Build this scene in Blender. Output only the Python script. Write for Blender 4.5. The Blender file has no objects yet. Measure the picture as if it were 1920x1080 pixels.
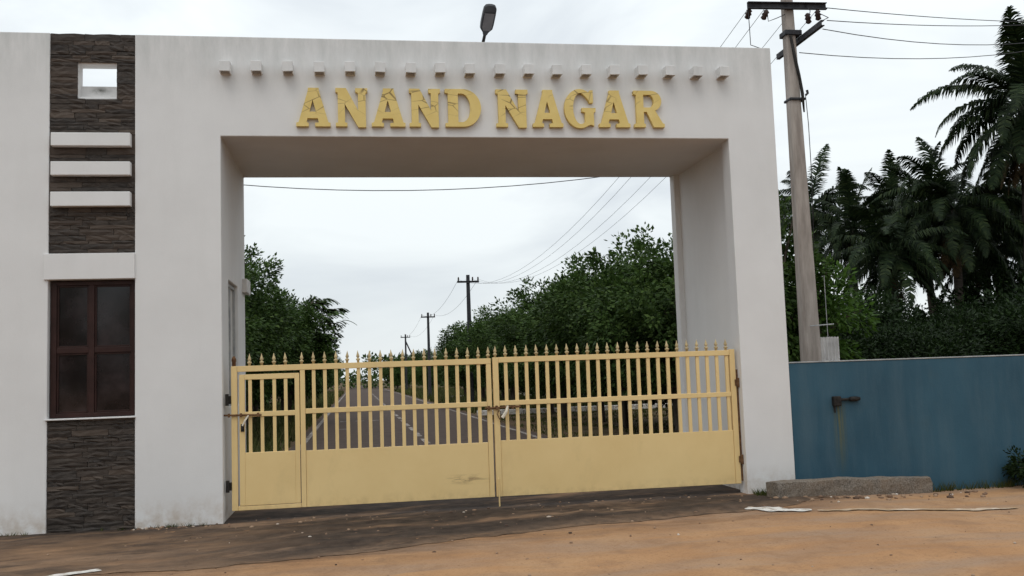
import bpy, bmesh, math, random
from mathutils import Vector, Matrix, noise
from mathutils.geometry import tessellate_polygon

random.seed(7)
S = bpy.context.scene
COL = S.collection
R = math.radians

# ------------------------------------------------------------------ camera
cd = bpy.data.cameras.new("camera")
cam = bpy.data.objects.new("camera", cd)
COL.objects.link(cam)
fw = Vector((0.15946079, 0.98317552, 0.08909632))
rt = Vector((0.98701298, -0.15700269, -0.03399318))
up = Vector((0.0194329, -0.0933598, 0.99544277))
m = Matrix((rt, up, -fw)).transposed().to_4x4()
m.translation = Vector((1.57974574, -12.01630394, 1.6266413))
cam.matrix_world = m
cd.sensor_width = 36.0
cd.lens = 1822.24 / 1920 * 36.0
cd.clip_start = 0.1
cd.clip_end = 3000
S.camera = cam
S.view_settings.view_transform = 'Standard'
S.view_settings.look = 'None'
S.view_settings.exposure = 0.13
S.view_settings.gamma = 1.0
S.view_settings.use_curve_mapping = False

# ------------------------------------------------------------------ sky (overcast) and weak sun
SUN_EL, SUN_AZ = R(58), R(205)          # azimuth clockwise from +Y
w = bpy.data.worlds.new("World")
S.world = w
w.use_nodes = True
nt = w.node_tree
nt.nodes.clear()
N = nt.nodes.new
out = N('ShaderNodeOutputWorld'); bg = N('ShaderNodeBackground')
sky = N('ShaderNodeTexSky'); sky.sky_type = 'NISHITA'; sky.sun_disc = False
sky.sun_elevation = SUN_EL; sky.sun_rotation = SUN_AZ
tc = N('ShaderNodeTexCoord'); mp = N('ShaderNodeMapping'); mp.inputs['Scale'].default_value = (1, 1, 2.6)
n1 = N('ShaderNodeTexNoise'); n1.inputs['Scale'].default_value = 3.1; n1.inputs['Detail'].default_value = 5; n1.inputs['Roughness'].default_value = .52
n1.inputs['Distortion'].default_value = .5
rp = N('ShaderNodeValToRGB')
rp.color_ramp.elements[0].position = .36; rp.color_ramp.elements[0].color = (.625, .67, .705, 1)
rp.color_ramp.elements[1].position = .60; rp.color_ramp.elements[1].color = (.80, .845, .855, 1)
sep = N('ShaderNodeSeparateXYZ')
mr = N('ShaderNodeMapRange'); mr.inputs['From Min'].default_value = 0; mr.inputs['From Max'].default_value = 1
mr.inputs['To Min'].default_value = 10.2; mr.inputs['To Max'].default_value = 15.5
sc = N('ShaderNodeVectorMath'); sc.operation = 'SCALE'
mx = N('ShaderNodeMix'); mx.data_type = 'RGBA'; mx.inputs['Factor'].default_value = .93
L = nt.links.new
L(tc.outputs['Generated'], mp.inputs['Vector']); L(mp.outputs[0], n1.inputs['Vector']); L(n1.outputs['Fac'], rp.inputs[0])
L(tc.outputs['Generated'], sep.inputs[0]); L(sep.outputs['Z'], mr.inputs['Value'])
L(rp.outputs[0], sc.inputs[0]); L(mr.outputs[0], sc.inputs['Scale'])
L(sky.outputs[0], mx.inputs['A']); L(sc.outputs[0], mx.inputs['B'])
L(mx.outputs['Result'], bg.inputs['Color']); bg.inputs['Strength'].default_value = 0.1
L(bg.outputs[0], out.inputs[0])

sd = bpy.data.lights.new("sun", 'SUN'); so = bpy.data.objects.new("sun", sd); COL.objects.link(so)
sd.energy = 0.6; sd.angle = R(30); sd.color = (1, .97, .92)
dirv = Vector((math.sin(SUN_AZ) * math.cos(SUN_EL), math.cos(SUN_AZ) * math.cos(SUN_EL), math.sin(SUN_EL)))
so.rotation_euler = dirv.to_track_quat('Z', 'Y').to_euler()
so.location = dirv * 60

# ------------------------------------------------------------------ materials
def new_mat(name):
    mt = bpy.data.materials.new(name); mt.use_nodes = True
    t = mt.node_tree; b = t.nodes['Principled BSDF']
    return mt, t, b

def add_noise(t, scale, detail=5, rough=.55, vec=None, stretch=None, coord='Object'):
    n = t.nodes.new('ShaderNodeTexNoise')
    n.inputs['Scale'].default_value = scale; n.inputs['Detail'].default_value = detail; n.inputs['Roughness'].default_value = rough
    if vec is None:
        c = t.nodes.new('ShaderNodeTexCoord') if coord == 'Object' else t.nodes.new('ShaderNodeNewGeometry')
        vec = c.outputs['Object'] if coord == 'Object' else c.outputs['Position']
    if stretch:
        mpp = t.nodes.new('ShaderNodeMapping'); mpp.inputs['Scale'].default_value = stretch
        t.links.new(vec, mpp.inputs['Vector']); vec = mpp.outputs[0]
    t.links.new(vec, n.inputs['Vector'])
    return n.outputs['Fac']

def add_ramp(t, fac, stops):
    r = t.nodes.new('ShaderNodeValToRGB'); e = r.color_ramp.elements
    while len(e) < len(stops): e.new(.5)
    for k, (p, c) in enumerate(stops):
        e[k].position = p; e[k].color = (*c, 1) if len(c) == 3 else c
    t.links.new(fac, r.inputs[0]); return r.outputs[0]

def add_mix(t, fac, a, b, mode='MIX'):
    x = t.nodes.new('ShaderNodeMix'); x.data_type = 'RGBA'; x.blend_type = mode
    for sock, v in ((x.inputs['Factor'], fac), (x.inputs['A'], a), (x.inputs['B'], b)):
        if isinstance(v, (int, float)): sock.default_value = v
        elif isinstance(v, tuple): sock.default_value = (*v, 1)
        else: t.links.new(v, sock)
    return x.outputs['Result']

def add_math(t, op, a, b=None, clamp=False):
    x = t.nodes.new('ShaderNodeMath'); x.operation = op; x.use_clamp = clamp
    for i, v in enumerate((a, b)):
        if v is None: continue
        if isinstance(v, (int, float)): x.inputs[i].default_value = v
        else: t.links.new(v, x.inputs[i])
    return x.outputs[0]

def add_bump(t, b, h, strength=.3, dist=.01):
    u = t.nodes.new('ShaderNodeBump'); u.inputs['Strength'].default_value = strength; u.inputs['Distance'].default_value = dist
    t.links.new(h, u.inputs['Height']); t.links.new(u.outputs[0], b.inputs['Normal'])

def grainy(name, ca, cb, scale=8, rough=.8, stretch=None, bump=.2, bd=.004, metallic=0, lo=.35, hi=.65, coord='Object'):
    mt, t, b = new_mat(name)
    f = add_noise(t, scale, 6, .6, stretch=stretch, coord=coord)
    t.links.new(add_ramp(t, f, [(lo, ca), (hi, cb)]), b.inputs['Base Color'])
    b.inputs['Roughness'].default_value = rough; b.inputs['Specular IOR Level'].default_value = .2; b.inputs['Metallic'].default_value = metallic
    if bump: add_bump(t, b, f, bump, bd)
    return mt

M = {}
# white painted plaster: faint patches, rain streaks, splash dirt at the foot
mt, t, b = new_mat('white_plaster')
geo = t.nodes.new('ShaderNodeNewGeometry'); sx = t.nodes.new('ShaderNodeSeparateXYZ'); t.links.new(geo.outputs['Position'], sx.inputs[0])
f1 = add_noise(t, 1.1, 6, .6, coord='W'); f2 = add_noise(t, 1.0, 5, .65, stretch=(1.6, 1.6, .3), coord='W'); f3 = add_noise(t, 60, 4, .6, coord='W')
c = add_ramp(t, f1, [(.3, (.68, .668, .660)), (.7, (.74, .73, .722))])
c = add_mix(t, add_ramp(t, f2, [(.50, (0, 0, 0)), (.82, (.2, .2, .2))]), c, (.50, .485, .46))
# blotchy weathering near the coping line
topm = add_math(t, 'MULTIPLY', add_math(t, 'SUBTRACT', sx.outputs['Z'], 5.0), 1.1, True)
c = add_mix(t, add_math(t, 'MULTIPLY', topm, add_ramp(t, add_noise(t, 2.2, 6, .7, stretch=(2.5, 2.5, .6), coord='W'), [(.32, (0, 0, 0)), (.75, (.75, .75, .75))])), c, (.40, .415, .40))
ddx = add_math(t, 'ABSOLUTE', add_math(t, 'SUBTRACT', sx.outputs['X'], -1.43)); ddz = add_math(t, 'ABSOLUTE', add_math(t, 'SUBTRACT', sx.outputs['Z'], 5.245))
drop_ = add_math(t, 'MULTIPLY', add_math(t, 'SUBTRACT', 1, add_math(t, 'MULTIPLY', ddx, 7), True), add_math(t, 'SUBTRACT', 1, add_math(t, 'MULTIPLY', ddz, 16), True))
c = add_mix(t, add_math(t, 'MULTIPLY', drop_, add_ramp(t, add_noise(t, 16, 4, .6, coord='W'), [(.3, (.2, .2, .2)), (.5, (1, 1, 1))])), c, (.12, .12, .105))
foot = add_math(t, 'SUBTRACT', 1.0, add_math(t, 'MULTIPLY', sx.outputs['Z'], 2.6), True)
c = add_mix(t, add_math(t, 'MULTIPLY', foot, add_ramp(t, add_noise(t, 5, 6, .7, coord='W'), [(.38, (0, 0, 0)), (.66, (.8, .8, .8))])), c, (.40, .30, .21))
scuff = add_ramp(t, add_noise(t, 3.6, 8, .75, coord='W'), [(.69, (0, 0, 0)), (.73, (.6, .6, .6))])
c = add_mix(t, add_math(t, 'MULTIPLY', scuff, add_math(t, 'SUBTRACT', 1.0, add_math(t, 'MULTIPLY', sx.outputs['Z'], .55), True)), c, (.36, .33, .30))
t.links.new(c, b.inputs['Base Color']); b.inputs['Roughness'].default_value = .75; b.inputs['Specular IOR Level'].default_value = .25
add_bump(t, b, add_math(t, 'ADD', f3, add_math(t, 'MULTIPLY', f1, 4)), .25, .004)
M['plaster'] = mt

# yellow gate paint
mt, t, b = new_mat('yellow_enamel')
f1 = add_noise(t, 1.6, 5, .6, coord='W'); f2 = add_noise(t, 2.2, 6, .7, stretch=(1.2, 1.2, .6), coord='W')
c = add_ramp(t, f1, [(.3, (.750, .542, .250)), (.7, (.80, .592, .284))])
c = add_mix(t, add_ramp(t, f2, [(.55, (0, 0, 0)), (.80, (.35, .35, .35))]), c, (.55, .41, .20))
sp = add_ramp(t, add_noise(t, 16, 8, .8, coord='W'), [(.70, (0, 0, 0)), (.74, (.8, .8, .8))])
geo = t.nodes.new('ShaderNodeNewGeometry'); sx = t.nodes.new('ShaderNodeSeparateXYZ'); t.links.new(geo.outputs['Position'], sx.inputs[0])
c = add_mix(t, sp, c, (.20, .12, .05))
# muddy scrape low on the left leaf
dx = add_math(t, 'ABSOLUTE', add_math(t, 'SUBTRACT', sx.outputs['X'], 2.9)); dz = add_math(t, 'ABSOLUTE', add_math(t, 'SUBTRACT', sx.outputs['Z'], .36))
mk = add_math(t, 'MULTIPLY', add_math(t, 'SUBTRACT', 1, add_math(t, 'MULTIPLY', dx, 3.2), True), add_math(t, 'SUBTRACT', 1, add_math(t, 'MULTIPLY', dz, 14), True))
mk = add_math(t, 'MULTIPLY', mk, add_ramp(t, add_noise(t, 9, 6, .7, stretch=(.6, 1, 3), coord='W'), [(.45, (0, 0, 0)), (.56, (1, 1, 1))]), True)
c = add_mix(t, mk, c, (.25, .16, .08))
low = add_math(t, 'SUBTRACT', 1, add_math(t, 'MULTIPLY', add_math(t, 'SUBTRACT', sx.outputs['Z'], .12), 7), True)
c = add_mix(t, add_math(t, 'MULTIPLY', low, add_ramp(t, add_noise(t, 7, 7, .7, coord='W'), [(.44, (0, 0, 0)), (.66, (.4, .4, .4))])), c, (.36, .24, .12))
t.links.new(c, b.inputs['Base Color']); b.inputs['Roughness'].default_value = .5; b.inputs['Specular IOR Level'].default_value = .35
add_bump(t, b, add_noise(t, 4, 3, .5, coord='W'), .2, .014)
M['yellow'] = mt

# sign yellow with cracks
mt, t, b = new_mat('sign_yellow')
vo = t.nodes.new('ShaderNodeTexVoronoi'); vo.feature = 'DISTANCE_TO_EDGE'; vo.inputs['Scale'].default_value = 4.2
g = t.nodes.new('ShaderNodeNewGeometry'); mpp = t.nodes.new('ShaderNodeMapping'); mpp.inputs['Scale'].default_value = (1.0, .3, 2.0); mpp.inputs['Rotation'].default_value = (0, R(14), 0)
t.links.new(g.outputs['Position'], mpp.inputs[0]); t.links.new(mpp.outputs[0], vo.inputs['Vector'])
sx = t.nodes.new('ShaderNodeSeparateXYZ'); t.links.new(g.outputs['Position'], sx.inputs[0])
upm = add_math(t, 'MULTIPLY', add_math(t, 'SUBTRACT', sx.outputs['Z'], 4.88), 7, True)
cr = add_math(t, 'MULTIPLY', add_ramp(t, vo.outputs['Distance'], [(.012, (.9, .9, .9)), (.045, (0, 0, 0))]), upm)
cr = add_math(t, 'MULTIPLY', cr, add_ramp(t, add_noise(t, 2.3, 3, .5, coord='W'), [(.42, (0, 0, 0)), (.55, (1, 1, 1))]))
c = add_ramp(t, add_noise(t, 5, 5, .6, coord='W'), [(.3, (.67, .49, .15)), (.7, (.75, .57, .205))])
c = add_mix(t, cr, c, (.17, .11, .035))
t.links.new(c, b.inputs['Base Color']); b.inputs['Roughness'].default_value = .6
add_bump(t, b, add_math(t, 'SUBTRACT', 1, cr), .2, .006)
M['sign'] = mt

# dark ledger stone, per-stone tone
mt, t, b = new_mat('ledger_stone')
oi = t.nodes.new('ShaderNodeObjectInfo')
f = add_noise(t, 9, 8, .7, stretch=(1, 1, 2.5), coord='W')
c = add_ramp(t, oi.outputs['Random'], [(0, (.016, .011, .0085)), (.35, (.037, .026, .019)), (.6, (.027, .022, .019)), (.8, (.052, .035, .025)), (1, (.082, .060, .045))])
c = add_mix(t, add_ramp(t, f, [(.44, (0, 0, 0)), (.74, (.7, .7, .7))]), c, (.085, .066, .053))
t.links.new(c, b.inputs['Base Color']); b.inputs['Roughness'].default_value = .8
add_bump(t, b, f, .6, .006)
M['stone'] = mt

M['finial'] = grainy('weathered_finial', (.40, .31, .17), (.62, .49, .27), 9, .6, bump=.1, coord='W')
M['window_frame'] = grainy('brown_frame', (.026, .012, .010), (.040, .018, .015), 6, .45, bump=.05)
mt, t, b = new_mat('tinted_glass')
f = add_noise(t, 2.3, 5, .6, coord='W')  # blotches paint reflections and the curtained interior into the pane colour
t.links.new(add_ramp(t, f, [(.36, (.008, .005, .005)), (.52, (.018, .012, .012)), (.70, (.040, .028, .028))]), b.inputs['Base Color']); b.inputs['Roughness'].default_value = .08; b.inputs['IOR'].default_value = 1.45
M['glass'] = mt
M['steel_dark'] = grainy('dark_galvanised_steel', (.018, .018, .022), (.05, .05, .055), 12, .6, bump=.1)
M['black'] = grainy('black_iron', (.010, .009, .009), (.03, .026, .022), 20, .6, bump=.15)
M['rust'] = grainy('rusty_iron', (.09, .042, .02), (.20, .11, .055), 18, .8, bump=.2)
M['lamp_grey'] = grainy('lamp_housing', (.035, .035, .04), (.055, .055, .06), 6, .5, bump=0)
M['lamp_lens'] = grainy('lamp_lens', (.13, .12, .125), (.17, .155, .16), 4, .35, bump=0)
M['concrete'] = grainy('pole_concrete', (.25, .215, .19), (.39, .345, .31), 3.5, .85, stretch=(3, 3, .5), bump=.3, coord='W')
M['insulator'] = grainy('porcelain', (.03, .018, .015), (.05, .03, .025), 5, .3, bump=0)
M['wire'] = grainy('cable', (.03, .03, .035), (.05, .05, .055), 3, .6, bump=0)
M['corrugated'] = grainy('cement_sheet', (.42, .40, .39), (.56, .54, .52), 5, .8, bump=.1, coord='W')
M['white_paint'] = grainy('worn_white_paint', (.36, .30, .24), (.68, .65, .61), 11, .8, bump=.1, lo=.40, hi=.52, coord='W')
M['faded_paint'] = grainy('faded_road_paint', (.07, .05, .04), (.42, .38, .35), 5, .85, bump=.1, lo=.42, hi=.62, coord='W')
M['dusty_paint'] = grainy('dust_covered_line', (.36, .24, .14), (.62, .52, .42), 4, .85, bump=.1, lo=.4, hi=.7, coord='W')
M['bare'] = grainy('sunshade_plaster', (.58, .56, .54), (.68, .66, .64), 5, .8, bump=.1)
M['cloth'] = grainy('pale_cloth', (.62, .56, .45), (.70, .64, .54), 9, .9, bump=.1)

# granite
mt, t, b = new_mat('rough_granite')
f = add_noise(t, 55, 5, .7); f2 = add_noise(t, 4, 6, .6)
c = add_ramp(t, f, [(.35, (.055, .045, .036)), (.5, (.165, .14, .115)), (.66, (.27, .235, .20))])
c = add_mix(t, add_ramp(t, f2, [(.4, (0, 0, 0)), (.7, (.6, .6, .6))]), c, (.20, .14, .09))
t.links.new(c, b.inputs['Base Color']); b.inputs['Roughness'].default_value = .9; add_bump(t, b, f, .8, .012)
M['granite'] = mt

# blue wall with streaks
mt, t, b = new_mat('blue_wall_paint')
f1 = add_noise(t, .9, 6, .6, coord='W'); f2 = add_noise(t, 1.4, 6, .7, stretch=(2.2, 2.2, .3), coord='W'); f3 = add_noise(t, 40, 4, .6, coord='W')
c = add_ramp(t, f1, [(.3, (.021, .066, .100)), (.7, (.035, .096, .139))])
c = add_mix(t, add_ramp(t, f2, [(.44, (0, 0, 0)), (.80, (.6, .6, .6))]), c, (.080, .128, .158))
c = add_mix(t, add_ramp(t, add_noise(t, 3, 7, .7, coord='W'), [(.55, (0, 0, 0)), (.8, (.5, .5, .5))]), c, (.045, .085, .105))
g = t.nodes.new('ShaderNodeNewGeometry'); sx = t.nodes.new('ShaderNodeSeparateXYZ'); t.links.new(g.outputs['Position'], sx.inputs[0])
dx = add_math(t, 'ABSOLUTE', add_math(t, 'SUBTRACT', sx.outputs['X'], 7.83))
col_ = add_math(t, 'SUBTRACT', 1, add_math(t, 'MULTIPLY', dx, 9), True)
zz = add_math(t, 'MULTIPLY', add_math(t, 'SUBTRACT', sx.outputs['Z'], .12, True), 1.3, True)
zz = add_math(t, 'MULTIPLY', zz, add_math(t, 'LESS_THAN', sx.outputs['Z'], 1.12))
st = add_math(t, 'MULTIPLY', add_math(t, 'MULTIPLY', col_, zz), add_ramp(t, add_noise(t, 3, 4, .6, stretch=(12, 1, .3), coord='W'), [(.42, (0, 0, 0)), (.58, (1, 1, 1))]))
c = add_mix(t, st, c, (.095, .10, .05))
t.links.new(c, b.inputs['Base Color']); b.inputs['Roughness'].default_value = .65; b.inputs['Specular IOR Level'].default_value = .3
add_bump(t, b, add_math(t, 'ADD', f3, add_math(t, 'MULTIPLY', f1, 3)), .3, .005)
M['blue'] = mt
M['coping'] = grainy('bare_coping', (.26, .27, .28), (.43, .43, .42), 6, .85, bump=.2, coord='W')

# sandy dirt
def sand_nodes(t):
    a = add_noise(t, .7, 6, .6, coord='W'); s_ = add_noise(t, .8, 6, .62, stretch=(.45, 2.2, 1), coord='W'); f_ = add_noise(t, 38, 6, .7, coord='W')
    c = add_ramp(t, a, [(.3, (.34, .182, .092)), (.55, (.42, .238, .122)), (.75, (.48, .298, .165))])
    c = add_mix(t, add_ramp(t, s_, [(.42, (0, 0, 0)), (.64, (.85, .85, .85))]), c, (.33, .225, .155))
    c = add_mix(t, add_ramp(t, add_noise(t, 2.6, 8, .72, coord='W'), [(.50, (0, 0, 0)), (.70, (.8, .8, .8))]), c, (.27, .160, .095))
    c = add_mix(t, add_ramp(t, f_, [(.34, (.6, .6, .6)), (.48, (0, 0, 0))]), c, (.25, .138, .07))
    c = add_mix(t, add_ramp(t, add_noise(t, 15, 5, .6, coord='W'), [(.68, (0, 0, 0)), (.72, (.75, .75, .75))]), c, (.13, .07, .038))
    return c, f_, s_
mt, t, b = new_mat('red_sand')
c, f_, s_ = sand_nodes(t)
# broad mottles of far scrub ground beyond the gate
g = t.nodes.new('ShaderNodeNewGeometry'); sx = t.nodes.new('ShaderNodeSeparateXYZ'); t.links.new(g.outputs['Position'], sx.inputs[0])
c = add_mix(t, add_math(t, 'MULTIPLY', add_math(t, 'SUBTRACT', sx.outputs['Y'], 3.0), .5, True), c, add_ramp(t, add_noise(t, .6, 6, .6, coord='W'), [(.35, (.050, .042, .022)), (.65, (.130, .092, .055))]))
at = t.nodes.new('ShaderNodeAttribute'); at.attribute_name = 'edge'
near = add_math(t, 'SUBTRACT', 1, add_math(t, 'MULTIPLY', at.outputs['Fac'], 1.1), True)
near = add_math(t, 'MULTIPLY', near, add_ramp(t, add_noise(t, 1.6, 8, .68, stretch=(.5, 1.8, 1), coord='W'), [(.36, (0, 0, 0)), (.62, (.8, .8, .8))]))
c = add_mix(t, near, c, (.115, .072, .050))
t.links.new(c, b.inputs['Base Color']); b.inputs['Roughness'].default_value = .95; b.inputs['Specular IOR Level'].default_value = .05
add_bump(t, b, f_, .7, .012)
M['sand'] = mt

# dark apron with blown sand; attribute edge = metres from its ragged front edge
mt, t, b = new_mat('sandy_asphalt')
c, f_, s_ = sand_nodes(t)
g = t.nodes.new('ShaderNodeNewGeometry')
dk = add_ramp(t, add_noise(t, 5, 6, .65, coord='W'), [(.33, (.026, .018, .0145)), (.66, (.070, .050, .038))])
at = t.nodes.new('ShaderNodeAttribute'); at.attribute_name = 'edge'
rot = t.nodes.new('ShaderNodeMapping'); rot.inputs['Rotation'].default_value = (0, 0, R(-16)); t.links.new(g.outputs['Position'], rot.inputs[0])
m1 = add_ramp(t, add_noise(t, .8, 7, .66, vec=rot.outputs[0], stretch=(.36, 1.9, 1)), [(.48, (0, 0, 0)), (.64, (.9, .9, .9))])
m2 = add_ramp(t, add_noise(t, 1.1, 8, .70, vec=rot.outputs[0], stretch=(.7, 1.3, 1)), [(.46, (.15, .15, .15)), (.60, (1, 1, 1))])
mask = add_math(t, 'MULTIPLY', m1, m2)
sxa = t.nodes.new('ShaderNodeSeparateXYZ'); t.links.new(g.outputs['Position'], sxa.inputs[0])
lw = add_math(t, 'MULTIPLY', add_math(t, 'SUBTRACT', 1.2, sxa.outputs['X']), .6, True)
lw = add_math(t, 'MULTIPLY', lw, add_math(t, 'MULTIPLY', add_math(t, 'SUBTRACT', -.25, sxa.outputs['Y']), 2.0, True))
mask = add_math(t, 'MAXIMUM', mask, add_math(t, 'MULTIPLY', lw, add_ramp(t, add_noise(t, 1.3, 8, .7, vec=rot.outputs[0], stretch=(.5, 1.6, 1)), [(.36, (.1, .1, .1)), (.62, (.85, .85, .85))])))
near = add_math(t, 'SUBTRACT', 1, add_math(t, 'MULTIPLY', at.outputs['Fac'], 2.0), True)
near = add_math(t, 'MULTIPLY', near, add_ramp(t, add_noise(t, 3.5, 7, .7, coord='W'), [(.30, (0, 0, 0)), (.75, (1, 1, 1))]))
mask = add_math(t, 'MAXIMUM', mask, near)
c = add_mix(t, mask, dk, add_mix(t, .45, c, (.22, .145, .095)))
speck = add_ramp(t, add_noise(t, 24, 4, .7, coord='W'), [(.70, (0, 0, 0)), (.74, (.8, .8, .8))])
c = add_mix(t, speck, c, (.40, .36, .31))
t.links.new(c, b.inputs['Base Color']); b.inputs['Roughness'].default_value = .9; b.inputs['Specular IOR Level'].default_value = .2
add_bump(t, b, f_, .6, .01)
M['apron'] = mt
M['road'] = grainy('worn_asphalt', (.046, .030, .023), (.072, .049, .038), 3, .9, bump=.3, coord='W')

def leaf_mat(name, ca, cb, cc, trans=.25, rough=.55):
    mt, t, b = new_mat(name)
    g = t.nodes.new('ShaderNodeNewGeometry')
    r1 = add_ramp(t, g.outputs['Random Per Island'], [(0, ca), (.6, cb), (1, cc)])
    big = add_ramp(t, add_noise(t, .55, 4, .6, coord='W'), [(.35, (.72, .72, .72)), (.7, (1.25, 1.25, 1.15))])
    c = add_mix(t, 1.0, r1, big, 'MULTIPLY')
    t.links.new(c, b.inputs['Base Color']); b.inputs['Roughness'].default_value = rough; b.inputs['Specular IOR Level'].default_value = .12
    tr = t.nodes.new('ShaderNodeBsdfTranslucent'); t.links.new(c, tr.inputs['Color'])
    ms = t.nodes.new('ShaderNodeMixShader'); ms.inputs[0].default_value = trans
    o = t.nodes['Material Output']; t.links.new(b.outputs[0], ms.inputs[1]); t.links.new(tr.outputs[0], ms.inputs[2]); t.links.new(ms.outputs[0], o.inputs[0])
    return mt
M['leaf'] = leaf_mat('broad_leaf', (.025, .048, .012), (.050, .093, .022), (.098, .150, .042))
M['leaf_light'] = leaf_mat('fresh_leaf', (.035, .075, .012), (.065, .13, .022), (.10, .19, .035), .35)
M['leaf_dark'] = leaf_mat('shade_toned_leaf', (.008, .016, .006), (.015, .030, .009), (.030, .054, .017))  # shade inside dense undergrowth is put into this darker leaf colour
M['palm_leaf'] = leaf_mat('palm_leaf', (.006, .013, .005), (.013, .026, .009), (.036, .052, .019), .12, .6)
M['palm_dry'] = leaf_mat('dry_palm_leaf', (.045, .028, .014), (.075, .05, .024), (.11, .075, .035), .15, .7)
M['grass'] = leaf_mat('verge_grass', (.035, .045, .014), (.06, .078, .022), (.13, .11, .045), .3)
M['bark'] = grainy('bark', (.045, .035, .027), (.10, .08, .062), 8, .9, stretch=(2, 2, .5), bump=.5, bd=.02)
M['palm_bark'] = grainy('palm_bark', (.045, .036, .030), (.095, .078, .064), 6, .9, stretch=(.6, .6, 4), bump=.5, bd=.02)
mt, t, b = new_mat('pebbles')
g = t.nodes.new('ShaderNodeNewGeometry')
t.links.new(add_ramp(t, g.outputs['Random Per Island'], [(0, (.06, .035, .024)), (.45, (.20, .12, .075)), (.9, (.34, .23, .15)), (1, (.58, .53, .47))]), b.inputs['Base Color']); b.inputs['Roughness'].default_value = .9
M['pebble'] = mt

# ------------------------------------------------------------------ mesh helpers
WPOS = {}
class MB:
    def __init__(self): self.v = []; self.f = []
    def box(self, x0, x1, y0, y1, z0, z1):
        k = len(self.v)
        self.v += [(x, y, z) for z in (z0, z1) for y in (y0, y1) for x in (x0, x1)]
        self.f += [tuple(k + i for i in q) for q in ((0, 2, 3, 1), (4, 5, 7, 6), (0, 1, 5, 4), (2, 6, 7, 3), (0, 4, 6, 2), (1, 3, 7, 5))]
        return self
    def tube(self, pts, rad, n=8, cap=True):
        pts = [Vector(p) for p in pts]
        if not isinstance(rad, (list, tuple)): rad = [rad] * len(pts)
        k0 = len(self.v); prev = None
        for i, p in enumerate(pts):
            d = (pts[min(i + 1, len(pts) - 1)] - pts[max(i - 1, 0)]).normalized()
            a = prev if prev is not None else (Vector((0, 0, 1)) if abs(d.z) < .9 else Vector((1, 0, 0)))
            a = (a - d * a.dot(d)).normalized(); prev = a; b_ = d.cross(a)
            for j in range(n):
                q = 2 * math.pi * (j + .5) / n
                self.v.append(tuple(p + (a * math.cos(q) + b_ * math.sin(q)) * rad[i]))
        for i in range(len(pts) - 1):
            for j in range(n):
                a0 = k0 + i * n + j; a1 = k0 + i * n + (j + 1) % n
                self.f.append((a0, a1, a1 + n, a0 + n))
        if cap:
            self.f.append(tuple(k0 + j for j in reversed(range(n)))); e = k0 + (len(pts) - 1) * n
            self.f.append(tuple(e + j for j in range(n)))
        return self
    def lathe(self, prof, c=(0, 0, 0), n=8):
        return self.tube([(c[0], c[1], c[2] + z) for r_, z in prof], [max(r_, .0005) for r_, z in prof], n)
    def poly(self, pts): k = len(self.v); self.v += [tuple(p) for p in pts]; self.f.append(tuple(range(k, k + len(pts)))); return self
    def mesh(self, name, mat, off=(0, 0, 0), smooth=False):
        me = bpy.data.meshes.new(name)
        me.from_pydata([(x - off[0], y - off[1], z - off[2]) for x, y, z in self.v], [], self.f)
        if mat: me.materials.append(M[mat] if isinstance(mat, str) else mat)
        if smooth: me.polygons.foreach_set('use_smooth', [True] * len(me.polygons))
        me.update(); return me
    def build(self, name, mat, parent=None, smooth=False, bevel=0, seg=2):
        off = WPOS.get(parent.name, (0, 0, 0)) if parent else (0, 0, 0)
        o = bpy.data.objects.new(name, self.mesh(name, mat, off, smooth)); COL.objects.link(o)
        if parent: o.parent = parent
        WPOS[o.name] = off
        if bevel:
            bv = o.modifiers.new('bevel', 'BEVEL'); bv.width = bevel; bv.segments = seg; bv.limit_method = 'ANGLE'; bv.angle_limit = R(40)
        return o

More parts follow.
